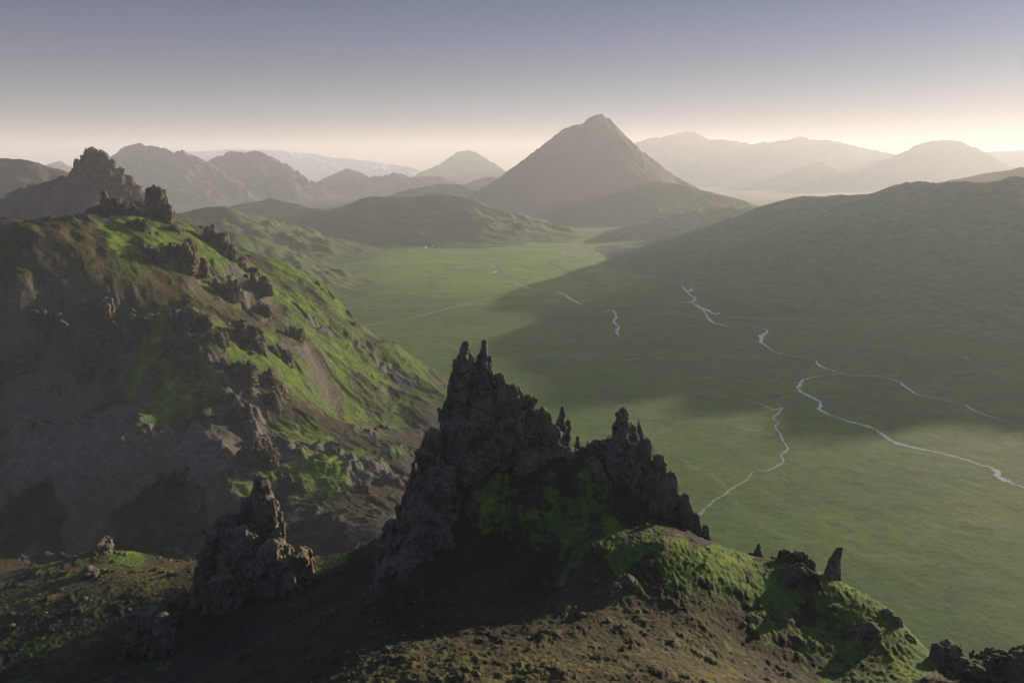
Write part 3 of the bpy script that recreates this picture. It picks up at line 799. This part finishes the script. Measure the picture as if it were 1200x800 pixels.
def crag(name, label, cat, spires, mat, res=.22, L=2.2, amp=1.0, seed=1, group=None, smooth=.12, fringe=2):
    """spires: (tip px, tip py, base px, base py, depth, half width base px, half width tip px, depth ratio, power[, depth shift of the tip])"""
    sp = []
    fr = random.Random(seed * 7 + 1)
    full = list(spires)
    for s in spires:
        for _ in range(fringe):
            q = fr.uniform(.45, 1.0) * fr.choice((-1, 1)); f = fr.uniform(.2, .55)
            full.append((s[0] + (s[2] - s[0]) * f + q * s[5] * .8, s[1] + (s[3] - s[1]) * f, s[2] + q * s[5] * .9, s[3], s[4] + fr.uniform(-.9, .6) * s[5] * .1 * s[4] / 110, s[5] * fr.uniform(.42, .7), max(.3, s[6] * fr.uniform(.05, .3)), .9, fr.uniform(.7, .95)))
    for s in full:
        tx, ty, bx, by, D, wb, wt_, dr, pw = s[:9]
        sh = s[9] if len(s) > 9 else 0
        b = at(bx, by, D); t = at(tx, ty, D + sh)
        m = scale_at(bx, by, D)
        dn = (b - t) / np.linalg.norm(b - t)
        b = b + np.array([dn[0], dn[1], dn[2]]) * (1.5 * L)
        sp.append((b, t, wb * m, wt_ * m, dr, pw))
    mx = max(max(s[2], s[2] * s[4]) for s in sp)
    allp = np.array([x for s in sp for x in (s[0], s[1])])
    wb_ = np.array([s[2] * max(1, s[4]) for s in sp for _ in (0, 1)])[:, None]
    pad = np.array([1, 1, 0]) * wb_ + 1.2 * L
    lo = (allp - pad).min(0); hi = (allp + pad).max(0)
    lo[2] = allp[:, 2].min() - .5 * L; hi[2] = allp[:, 2].max() + 1.2 * L
    n = np.maximum(6, np.ceil((hi - lo) / res).astype(int))
    ax = [lo[k] + np.arange(n[k]) * res for k in range(3)]
    X, Y, Z = np.meshgrid(*[a_.astype(np.float32) for a_ in ax], indexing='ij')
    S = np.full(X.shape, 1e3, np.float32); RL = np.full(X.shape, .1, np.float32)
    for b, t, wb, wt_, dr, pw in sp:
        pw *= 1.15; wb *= 1.02
        mg = wb * max(1, dr) + 2.2 * L
        i0, i1 = [int(np.clip((v - lo[0]) / res, 0, n[0])) for v in (min(b[0], t[0]) - mg, max(b[0], t[0]) + mg)]
        j0, j1 = [int(np.clip((v - lo[1]) / res, 0, n[1])) for v in (min(b[1], t[1]) - mg, max(b[1], t[1]) + mg)]
        bx_ = (slice(i0, i1), slice(j0, j1)); Xf, Yf, Zf, Sf, Rf = X[bx_], Y[bx_], Z[bx_], S[bx_], RL[bx_]
        hgt = t[2] - b[2]
        tt = (Zf - b[2]) / hgt
        tc = np.clip(tt, 0, 1)
        cx, cy = b[0] + (t[0] - b[0]) * tc, b[1] + (t[1] - b[1]) * tc
        rad_ = wt_ + (wb - wt_) * (1 - tc) ** pw
        d = np.sqrt((Xf - cx) ** 2 + ((Yf - cy) / dr) ** 2)
        s_ = (d - rad_) * .85
        s_ = np.maximum(s_, (tt - 1) * hgt + .6 * np.minimum(d, wt_))
        Rf[...] = np.where(s_ < Sf, rad_, Rf)
        k = smooth * L
        hh = np.clip(.5 + .5 * (s_ - Sf) / k, 0, 1)
        Sf[...] = s_ * (1 - hh) + Sf * hh - k * hh * (1 - hh)
    band = np.abs(S) < 1.6 * L * amp
    p = np.stack([X[band], Y[band], Z[band]], 1)
    S[band] -= (rock_disp(p, L, seed, amp) * np.clip(RL[band] / (1.1 * L), .12, 1)).astype(np.float32)
    S[0], S[-1], S[:, 0], S[:, -1], S[:, :, 0], S[:, :, -1] = [np.maximum(x, .01) for x in (S[0], S[-1], S[:, 0], S[:, -1], S[:, :, 0], S[:, :, -1])]
    V, F = surface_nets(S, lo, res)
    # keep only the pieces that hold on to the rock (drop floating crumbs)
    par = np.arange(len(V))
    e = np.concatenate([F[:, [0, 1]], F[:, [1, 2]], F[:, [2, 3]], F[:, [3, 0]]])
    for _ in range(400):
        m0 = np.minimum(par[e[:, 0]], par[e[:, 1]])
        new = par.copy()
        np.minimum.at(new, e[:, 0], m0); np.minimum.at(new, e[:, 1], m0)
        new = new[new]
        if (new == par).all():
            break
        par = new
    ids, cn = np.unique(par, return_counts=True)
    F = F[np.isin(par[F[:, 0]], ids[cn >= .06 * len(V)])]
    V, F, _ = compact(V, F, {})
    return tag(mesh_obj(name, V, F, mat), label, cat, group)


crag('rock_crag', 'tallest dark crag with two horned tips in the middle foreground', 'rock crag', [
    (546, 400, 544, 462, 109.5, 18, 2.4, .8, .72), (538, 420, 539, 500, 109.5, 16, 3, .8, .75), (567, 397, 568, 462, 109.5, 18, 2.6, .8, .72), (574, 415, 576, 490, 109.5, 15, 2, .8, .8),
    (548, 428, 545, 600, 109, 44, 9, .75, .75), (567, 418, 570, 602, 109, 44, 6, .75, .8), (586, 435, 592, 596, 109, 40, 5, .75, .8), (603, 449, 610, 590, 109, 36, 5, .75, .75),
    (620, 462, 628, 585, 109, 31, 5, .75, .7), (635, 475, 642, 582, 109, 25, 6, .75, .6), (648, 496, 653, 578, 109, 22, 7, .75, .6), (527, 490, 524, 612, 107.5, 30, 8, .75, .7), (668, 523, 668, 585, 109, 20, 8, .8, .6)],
    M_CRAG, res=.165, L=2.4, amp=.62, seed=11, fringe=1)
crag('rock_spire', 'thin pointed needle between the two large crags, beside the horned one', 'rock spire', [
    (659.5, 475, 656, 545, 110, 17, 1.6, .7, .75), (665, 491, 664, 545, 111, 7, 3.5, .8, .5)], M_CRAG, res=.15, L=1.5, amp=.5, seed=12)
crag('rock_pinnacle', 'tiny knobbed stone standing in the gap between the two crags', 'rock', [
    (677, 514, 677, 526, 112, 4, 1.2, 1, .7), (677, 510.5, 677, 516, 112, 2, 2, 1, .3)], M_CRAG, res=.08, L=.5, amp=.5, seed=13, smooth=.2)
crag('rock_outcrop', 'low rounded rocks in the gap left of the right crag', 'rock outcrop', [
    (697, 514, 697, 560, 111, 13, 6, .7, .5), (684, 522, 680, 560, 112, 14, 6, .7, .5), (711, 514, 712, 570, 110, 12, 7, .7, .4), (694, 535, 695, 585, 108, 14, 5, .6, .6), (668, 522, 668, 560, 111, 14, 8, .6, .5)],
    M_CRAG, res=.16, L=1.6, amp=.55, seed=14)
crag('rock_crag', 'right pointed crag stepping down to the mossy slope', 'rock crag', [
    (730, 476, 731, 540, 109, 27, 3, .8, .65), (742, 496, 744, 600, 109, 26, 5, .7, .8), (725, 505, 722, 600, 109, 20, 5, .7, .7), (757, 512, 760, 612, 107, 24, 5, .7, .75), (772, 530, 776, 620, 105, 22, 5, .7, .7),
    (787, 549, 791, 628, 103, 19, 4, .7, .7), (803, 576, 806, 638, 101, 15, 4, .7, .7), (816, 600, 818, 644, 98.5, 11, 3, .8, .7), (827, 614, 828, 646, 97, 8, 2.5, .8, .6), (748, 545, 752, 625, 106, 30, 12, .6, .7), (700, 540, 697, 618, 105.5, 15, 5, .8, .7), (775, 568, 780, 634, 103, 22, 10, .6, .7)],
    M_CRAG, res=.16, L=2.1, amp=.58, seed=15, fringe=1)
crag('rock_outcrop', 'tall rounded shoulder rock leaning on the left of the horned crag', 'rock outcrop', [
    (507, 502, 504, 570, 105, 17, 7, .8, .5), (494, 524, 494, 600, 104, 15, 7, .8, .5), (488, 560, 486, 640, 103, 22, 8, .8, .6), (515, 540, 512, 640, 102, 26, 12, .7, .6), (500, 590, 498, 680, 99, 36, 14, .6, .7)],
    M_CRAG, res=.155, L=2.2, amp=.6, seed=16)
crag('rock_outcrop', 'dark stepped outcrop with a small upright knob at the left end of the crags', 'rock outcrop', [
    (468, 590, 468, 630, 104, 7, 3.5, 1, .4), (460, 606, 460, 660, 104, 16, 7, .8, .5), (451, 636, 455, 680, 103, 14, 6, .8, .5), (474, 610, 474, 680, 102, 20, 9, .8, .5), (470, 650, 470, 700, 97, 34, 14, .7, .6)],
    M_CRAG, res=.18, L=1.9, amp=.6, seed=17)
crag('rock_crag', 'leaning dark crag with a narrow spire at the lower left', 'rock crag', [
    (306, 556, 306, 640, 124, 19, 5, .8, .75), (312, 580, 316, 660, 123, 20, 6, .8, .7), (292, 582, 290, 660, 124, 18, 7, .8, .5), (264, 600, 268, 670, 122, 18, 11, .8, .4), (248, 614, 256, 680, 121, 13, 8, .8, .4), (325, 615, 325, 680, 121, 24, 7, .7, .8),
    (285, 612, 285, 690, 119, 42, 12, .6, .8), (318, 632, 318, 700, 117, 32, 8, .6, .8), (275, 600, 272, 670, 121, 14, 3, .8, .7), (238, 640, 240, 695, 118, 14, 5, .8, .6), (262, 670, 262, 712, 114, 22, 10, .7, .6)],
    M_CRAG, res=.19, L=2.4, amp=.6, seed=18)
crag('rock_boulder', 'big rounded boulder at the right foot of the leaning left crag', 'boulder', [(352, 640, 350, 690, 117, 20, 12, .8, .5), (338, 650, 338, 695, 116, 16, 10, .8, .5)], M_CRAG, res=.18, L=2.2, amp=.4, seed=19)
crag('rock_outcrop', 'blocky dark rock in the shade at the lower left', 'rock outcrop', [(170, 706, 170, 745, 104, 18, 13, .8, .4), (190, 716, 192, 750, 102, 12, 7, .8, .5), (205, 690, 205, 720, 112, 14, 7, .8, .5)], M_CRAG, res=.17, L=1.6, amp=.6, seed=20)
crag('rock_outcrop', 'moss backed rock left of the lit ground at the lower left', 'rock outcrop', [(120, 631, 118, 672, 157, 24, 6, 1, .7), (94, 650, 93, 688, 154, 24, 8, 1, .6), (104, 664, 105, 708, 138, 22, 8, 1, .6), (142, 646, 140, 676, 157, 17, 4, 1, .8), (80, 664, 80, 696, 148, 15, 5, 1, .6)], M_MOSSROCK, res=.25, L=2.2, amp=.6, seed=21)
crag('standing_stone', 'tall leaning dark stone on the mossy right shoulder', 'standing stone', [(984, 640, 973, 678, 90, 11, 2.5, .6, .7), (977, 652, 970, 680, 90, 8, 3, .6, .6)], M_CRAG, res=.09, L=1.0, amp=.4, seed=22)
crag('standing_stone', 'small pointed stone behind the mossy slope, right of the crags', 'standing stone', [(889, 636, 889, 656, 98, 7, 1.5, .8, .8), (880, 646, 880, 656, 98, 5, 2, .8, .6)], M_CRAG, res=.09, L=.9, amp=.45, seed=23)
crag('rock_outcrop', 'rounded grey rocks on the skyline left of the leaning stone', 'rock outcrop', [(922, 644, 920, 672, 93, 12, 6, .8, .5), (938, 645, 938, 675, 92, 12, 6, .8, .5), (950, 655, 950, 680, 91, 9, 4, .8, .6), (908, 653, 908, 672, 94, 7, 4, .8, .5), (935, 660, 930, 690, 88, 28, 14, .7, .6)], M_CRAGFAR, res=.13, L=1.4, amp=.5, seed=24)
crag('rock_outcrop', 'dark rocks on the right flank below the moss', 'rock outcrop', [(1052, 722, 1050, 755, 81, 10, 5, .8, .5), (1040, 712, 1035, 750, 82, 12, 5, .8, .6), (1065, 742, 1062, 775, 79, 12, 6, .8, .6), (1020, 728, 1010, 760, 78, 18, 8, .7, .6)], M_CRAG, res=.13, L=1.4, amp=.5, seed=25)
crag('rock_outcrop', 'dark rock knob where the right flank leaves the picture', 'rock outcrop', [(1112, 750, 1112, 785, 77, 14, 9, .8, .4), (1098, 752, 1096, 790, 76, 10, 5, .8, .6), (1128, 770, 1130, 800, 74, 10, 5, .8, .6)], M_CRAG, res=.12, L=1.3, amp=.5, seed=26)
crag('rock_outcrop', 'dark mossy rock in the lower right corner', 'rock outcrop', [(1175, 768, 1175, 815, 62, 42, 26, .8, .4), (1205, 760, 1210, 810, 62, 30, 18, .8, .5), (1150, 782, 1145, 815, 61, 24, 10, .8, .6)], M_CRAGFAR, res=.12, L=1.6, amp=.4, seed=27)
crag('rock_outcrop', 'squat broken rock on the brown slope below the right crag', 'rock outcrop', [(735, 672, 733, 692, 80, 18, 9, .8, .5), (722, 680, 720, 700, 78, 12, 5, .8, .6)], M_CRAG, res=.12, L=1.3, amp=.45, seed=28)
# rocks on the summit of the left peak
crag('rock_tower', 'knobbly block crowning the jagged peak at the left', 'rock tower', [(107, 172, 109, 215, 1098, 13, 6, .9, .7), (118, 175, 120, 216, 1096, 12, 5, .9, .7), (89, 185, 89, 214, 1098, 6, 2.5, 1, .6), (100, 180, 100, 215, 1098, 10, 4, .9, .6)], M_CRAGFAR, res=1.1, L=9, amp=.5, seed=91)
crag('rock_outcrop', 'broken rock edge running down right of the knobbly summit block', 'rock outcrop', [(131, 186, 131, 216, 1094, 9, 3, .9, .6), (141, 196, 141, 225, 1090, 9, 3, .9, .6), (151, 205, 151, 232, 1086, 9, 3, .9, .6), (161, 217, 161, 242, 1080, 8, 3, .9, .6)], M_CRAGFAR, res=1.1, L=10, amp=.55, seed=92)
# rocks on the left ridge
crag('rock_tower', 'tall square rock tower on the crest of the left ridge', 'rock tower', [(180, 218, 184, 262, 556, 12, 7, .9, .5), (188, 220, 190, 265, 556, 12, 5, .9, .6), (197, 238, 198, 275, 553, 10, 4, .9, .6)], M_CRAGFAR, res=.55, L=5, amp=.55, seed=31)
crag('rock_tower', 'broad broken rock tower left of the square tower on the left ridge', 'rock tower', [(122, 222, 124, 258, 556, 7, 2.5, 1, .7), (132, 230, 134, 262, 555, 12, 7, .9, .5), (147, 236, 148, 266, 554, 12, 6, .9, .5), (158, 242, 160, 268, 553, 9, 4, .9, .6)], M_CRAGFAR, res=.55, L=5, amp=.6, seed=32)
crag('rock_outcrop', 'serrated dark rocks stepping down the skyline of the left ridge', 'rock outcrop', [(250, 261, 250, 285, 570, 7, 2, .9, .7), (243, 265, 243, 288, 569, 8, 4, .9, .6), (262, 272, 262, 298, 572, 9, 4, .9, .6), (272, 285, 272, 310, 574, 9, 3, .9, .6), (283, 300, 283, 325, 577, 9, 3, .9, .6), (296, 312, 296, 335, 582, 9, 4, .9, .6)], M_CRAGFAR, res=.55, L=4.5, amp=.6, seed=33)
crag('rock_outcrop', 'dark crag below the square tower on the left ridge', 'rock outcrop', [(205, 262, 205, 300, 545, 13, 5, .9, .6), (216, 278, 216, 310, 545, 12, 5, .9, .6), (192, 262, 192, 296, 545, 12, 5, .9, .6)], M_CRAGFAR, res=.6, L=5, amp=.6, seed=34)
crag('rock_outcrop', 'dark rocks left of the broken tower on the left ridge crest', 'rock outcrop', [(98, 256, 98, 275, 545, 14, 5, 1, .6), (115, 250, 115, 275, 548, 12, 5, 1, .6), (80, 262, 80, 275, 540, 12, 5, 1, .6)], M_CRAGFAR, res=.6, L=4.5, amp=.6, seed=35)
for k, (sp, lab) in enumerate([
    ([(28, 350, 28, 385, 428, 16, 7, 1, .6), (48, 358, 48, 392, 428, 16, 8, 1, .6), (10, 352, 8, 388, 425, 16, 8, 1, .6)], 'jagged rocks at the left edge below the bare brown slope'),
    ([(100, 350, 100, 385, 440, 16, 8, 1, .6), (122, 348, 122, 390, 440, 15, 6, 1, .6), (82, 362, 84, 395, 435, 16, 8, 1, .6)], 'jagged rock heap under the middle of the bare brown slope'),
    ([(150, 362, 150, 400, 445, 16, 8, 1, .6), (172, 366, 172, 405, 446, 14, 7, 1, .6)], 'rock heap left of the lit moss band on the left ridge'),
    ([(205, 362, 208, 410, 448, 16, 6, 1, .6), (225, 358, 226, 412, 450, 16, 7, 1, .6), (240, 368, 240, 418, 450, 12, 6, 1, .6), (218, 388, 220, 430, 440, 18, 8, 1, .6)], 'craggy rocks under the lit moss band on the left ridge'),
    ([(283, 372, 286, 412, 468, 14, 5, 1, .6), (298, 380, 300, 415, 470, 12, 5, 1, .6)], 'dark rock breaking the lit moss on the left ridge'),
    ([(320, 402, 320, 432, 485, 13, 6, 1, .6), (335, 410, 335, 438, 488, 12, 5, 1, .6)], 'dark rock right of the moss on the left ridge spur'),
    ([(418, 458, 418, 478, 545, 12, 5, 1, .7), (405, 452, 405, 474, 548, 8, 4, 1, .7)], 'lone dark rock on the lower right spur of the left ridge'),
    ([(232, 495, 232, 530, 388, 12, 6, 1, .6), (248, 500, 250, 535, 386, 11, 5, 1, .6), (222, 505, 222, 535, 388, 10, 5, 1, .6)], 'small rock knob above the larger cave'),
    ([(300, 512, 300, 575, 366, 18, 12, 1, .4), (318, 525, 318, 590, 362, 12, 6, 1, .5), (290, 520, 288, 590, 362, 16, 8, 1, .5)], 'tall pale rock slab with a moss cap right of the caves'),
    ([(262, 545, 258, 615, 350, 20, 8, 1, .6), (240, 560, 238, 615, 346, 18, 8, 1, .6)], 'rock buttress between the larger cave and the pale slab'),
    ([(390, 572, 390, 605, 340, 20, 6, 1, .7), (412, 580, 412, 605, 345, 14, 6, 1, .7), (372, 585, 370, 608, 335, 14, 6, 1, .7)], 'dark rocks at the foot of the moss slope in the hollow')]):
    crag('rock_outcrop', lab, 'rock outcrop', sp, M_CRAGFAR, res=.5, L=4.2, amp=.6, seed=50 + k)

# ------------------------------------------------------------------ more outcrops breaking through the left ridge: four kinds, copied
KIND = []
for k in range(4):
    r_ = random.Random(900 + k)
    b = (600, 500, 400)
    sp = [(600 + r_.uniform(-14, 14), 470 - r_.uniform(0, 22), 600 + (i - 2) * 11, 515, 400 + r_.uniform(-4, 4), r_.uniform(9, 15), r_.uniform(2, 5), 1.0, .7) for i in range(5)]
    sp = [(x[2] + r_.uniform(-5, 5),) + x[1:] for x in sp]
    o = crag('rock_outcrop', 'dark jagged outcrop breaking through the slope of the left ridge', 'rock outcrop', sp, M_CRAGFAR, res=.5, L=4.2, amp=.55, seed=920 + k, fringe=1)
    v = np.zeros(len(o.data.vertices) * 3, np.float32); o.data.vertices.foreach_get('co', v); v = v.reshape(-1, 3)
    v -= np.array([(v[:, 0].min() + v[:, 0].max()) / 2, (v[:, 1].min() + v[:, 1].max()) / 2, v[:, 2].min() + 7], np.float32)
    o.data.vertices.foreach_set('co', v.ravel()); o.data.update()
    o['group'] = 'outcrops on the left ridge'
    KIND.append(o)
ro = random.Random(77)
SPOTS = [(60, 388), (140, 395), (255, 402), (305, 448), (330, 470), (345, 395), (310, 365), (120, 418), (30, 420), (215, 310), (175, 300), (262, 345), (222, 285), (330, 520), (285, 490), (345, 575), (425, 575), (160, 268), (205, 296), (275, 440), (300, 340), (240, 318)]
for k, (px, py) in enumerate(SPOTS):
    p = hit_near(px, py)
    if p is None or p[1] < 280:
        continue
    o = KIND[k % 4] if k < 4 else KIND[k % 4].copy()
    if k >= 4:
        C.collection.objects.link(o)
    sc = ro.uniform(.26, .6); p = p - np.array([0, 0, 5 * sc])
    o.location = p; o.scale = (sc * ro.uniform(1, 1.5), sc * ro.uniform(1, 1.4), sc * ro.uniform(.6, 1.0)); o.rotation_euler = (ro.uniform(-.15, .15), ro.uniform(-.1, .25), ro.uniform(0, 6.28))

# ------------------------------------------------------------------ loose boulders
rnd = random.Random(4)


def boulder_mesh(seed, mat=None, cuts=11):
    bm = bmesh.new()
    bmesh.ops.create_icosphere(bm, subdivisions=4, radius=1)
    p = np.array([v.co[:] for v in bm.verts])
    g = np.random.default_rng(seed)
    for _ in range(cuts):
        n = g.normal(size=3); n /= np.linalg.norm(n)
        c = g.uniform(.55, .9)
        d = p @ n - c
        p = p - np.maximum(d, 0)[:, None] * n * .92
    dr = p / np.linalg.norm(p, axis=1, keepdims=True)
    p = p + dr * (.10 * fbm3(p * 2.5 + seed * 7, 4, seed))[:, None]
    p *= np.array([1, g.uniform(.7, 1), g.uniform(.6, .9)])
    for v, q in zip(bm.verts, p):
        v.co = q
    me = bpy.data.meshes.new('boulder')
    bm.to_mesh(me); bm.free()
    me.polygons.foreach_set('use_smooth', np.ones(len(me.polygons), bool))
    me.materials.append(mat or M_CRAG)
    return me


BM = [boulder_mesh(k) for k in range(6)]


def scatter(n, boxes, size, label, group, meshes=None, name='boulder'):
    for k in range(n):
        x0, y0, x1, y1 = boxes[k % len(boxes)]
        px, py = rnd.uniform(x0, x1), rnd.uniform(y0, y1)
        p = hit_near(px, py)
        if p is None or p[2] < 3:
            continue
        s = size(rnd) * scale_at(px, py, p[1])
        o = bpy.data.objects.new(name, rnd.choice(meshes or BM))
        C.collection.objects.link(o)
        o.location = (p[0], p[1], near_z(p[0], p[1]) + .1 * s)
        o.rotation_euler = (rnd.uniform(-.4, .4), rnd.uniform(-.4, .4), rnd.uniform(0, 6.28))
        o.scale = (s, s * rnd.uniform(.8, 1.2), s * rnd.uniform(.7, 1.1))
        tag(o, label, name, group)


scatter(90, [(420, 700, 1000, 800), (640, 660, 900, 740), (700, 690, 1000, 800)], lambda r: 1.0 + 4.0 * r.random() ** 3, 'small loose dark boulder on the brown foreground slope', 'boulders on the foreground slope')
scatter(70, [(0, 660, 250, 800), (180, 640, 240, 680), (340, 640, 450, 720)], lambda r: 1.2 + 4.5 * r.random() ** 3, 'loose boulder on the uneven ground at the lower left', 'boulders at the lower left')
scatter(60, [(0, 340, 320, 400), (90, 255, 220, 290), (150, 390, 330, 460), (0, 350, 250, 390)], lambda r: 1.0 + 3.2 * r.random() ** 2.5, 'loose boulder lying on the shaded left ridge', 'boulders on the left ridge')

M_STONE = mat_rock('pale_stone', 2.2, .15, 2.0)
SM = [boulder_mesh(40 + k, M_STONE, 16) for k in range(5)]
scatter(130, [(430, 690, 1000, 800), (560, 680, 900, 760), (400, 740, 760, 800)], lambda r: .8 + 1.5 * r.random() ** 2, 'small angular pale stone lying on the brown foreground slope', 'pale stones on the foreground slope', SM, 'stone')

# ------------------------------------------------------------------ huts at the far edge of the meadow
M_WHITE, M_ROOF = mat_flat('white_boards', (.75, .75, .73)), mat_flat('hut_roof', (.35, .34, .34))


def hut(px, py, wd, dp, ht, rz, label):
    p = on_plain(px, py)
    e = bpy.data.objects.new('hut', None); C.collection.objects.link(e)
    e.location = p; e.rotation_euler = (0, 0, rz)
    tag(e, label, 'hut', 'huts at the edge of the meadow')
    w2, d2 = wd / 2, dp / 2
    gz_ = ht + wd * .35
    v = [(-w2, -d2, -.3), (w2, -d2, -.3), (w2, d2, -.3), (-w2, d2, -.3), (-w2, -d2, ht), (w2, -d2, ht), (w2, d2, ht), (-w2, d2, ht), (0, -d2, gz_), (0, d2, gz_)]
    me = bpy.data.meshes.new('wall')
    me.from_pydata(v, [], [(0, 1, 5, 8, 4), (2, 3, 7, 9, 6), (1, 2, 6, 5), (3, 0, 4, 7)])
    me.materials.append(M_WHITE)
    o = bpy.data.objects.new('wall', me); C.collection.objects.link(o); o.parent = e
    ov = .4
    k = (gz_ - ht) / w2
    q = []
    for sx in (-1, 1):
        b = len(q)
        q += [(sx * (w2 + ov), -d2 - ov, ht - ov * k + .05), (sx * (w2 + ov), d2 + ov, ht - ov * k + .05), (0, d2 + ov, gz_ + .05), (0, -d2 - ov, gz_ + .05)]
        q += [(x, y, z + .18) for x, y, z in q[b:b + 4]]
    fs = []
    for b in (0, 8):
        fs += [(b, b + 1, b + 2, b + 3), (b + 7, b + 6, b + 5, b + 4), (b, b + 4, b + 5, b + 1), (b + 1, b + 5, b + 6, b + 2), (b + 2, b + 6, b + 7, b + 3), (b + 3, b + 7, b + 4, b)]
    me = bpy.data.meshes.new('roof'); me.from_pydata(q, [], fs); me.materials.append(M_ROOF)
    o = bpy.data.objects.new('roof', me); C.collection.objects.link(o); o.parent = e


hut(482, 291.5, 6, 8, 3.2, .5, 'leftmost of the small white huts at the dim edge of the meadow')
hut(498, 290.3, 7, 9, 3.4, .9, 'middle white hut of the row at the dim edge of the meadow')
hut(507, 289.5, 6, 8, 3.2, .2, 'right white hut of the row at the dim edge of the meadow')

# ------------------------------------------------------------------ haze
hm = bpy.data.materials.new('haze_air'); hm.use_nodes = True
ht_ = hm.node_tree
for nd in list(ht_.nodes):
    if nd.type != 'OUTPUT_MATERIAL':
        ht_.nodes.remove(nd)
pvn = ht_.nodes.new('ShaderNodeVolumePrincipled')
pvn.inputs['Color'].default_value = (*HAZE_COLOR, 1)
pvn.inputs['Density'].default_value = HAZE_DENSITY
pvn.inputs['Anisotropy'].default_value = HAZE_G
pvn.inputs['Density Attribute'].default_value = ''
pvn.inputs['Color Attribute'].default_value = ''
pvn.inputs['Temperature Attribute'].default_value = ''
ht_.links.new(pvn.outputs[0], [n for n in ht_.nodes if n.type == 'OUTPUT_MATERIAL'][0].inputs['Volume'])
top = max((o.matrix_world @ Vector(c)).z for o in C.objects if o.type == 'MESH' for c in o.bound_box) + 15
bot, S_ = -60.0, 17000.0
hv = [(x, y, z) for z in (bot, top) for x, y in ((-S_, -S_), (S_, -S_), (S_, S_), (-S_, S_))]
hf = [(3, 2, 1, 0), (4, 5, 6, 7), (0, 1, 5, 4), (1, 2, 6, 5), (2, 3, 7, 6), (3, 0, 4, 7)]
tag(mesh_obj('haze', hv, hf, hm, smooth=False), 'thin pale haze filling the whole valley', 'haze', kind='stuff')
print('haze top', top)
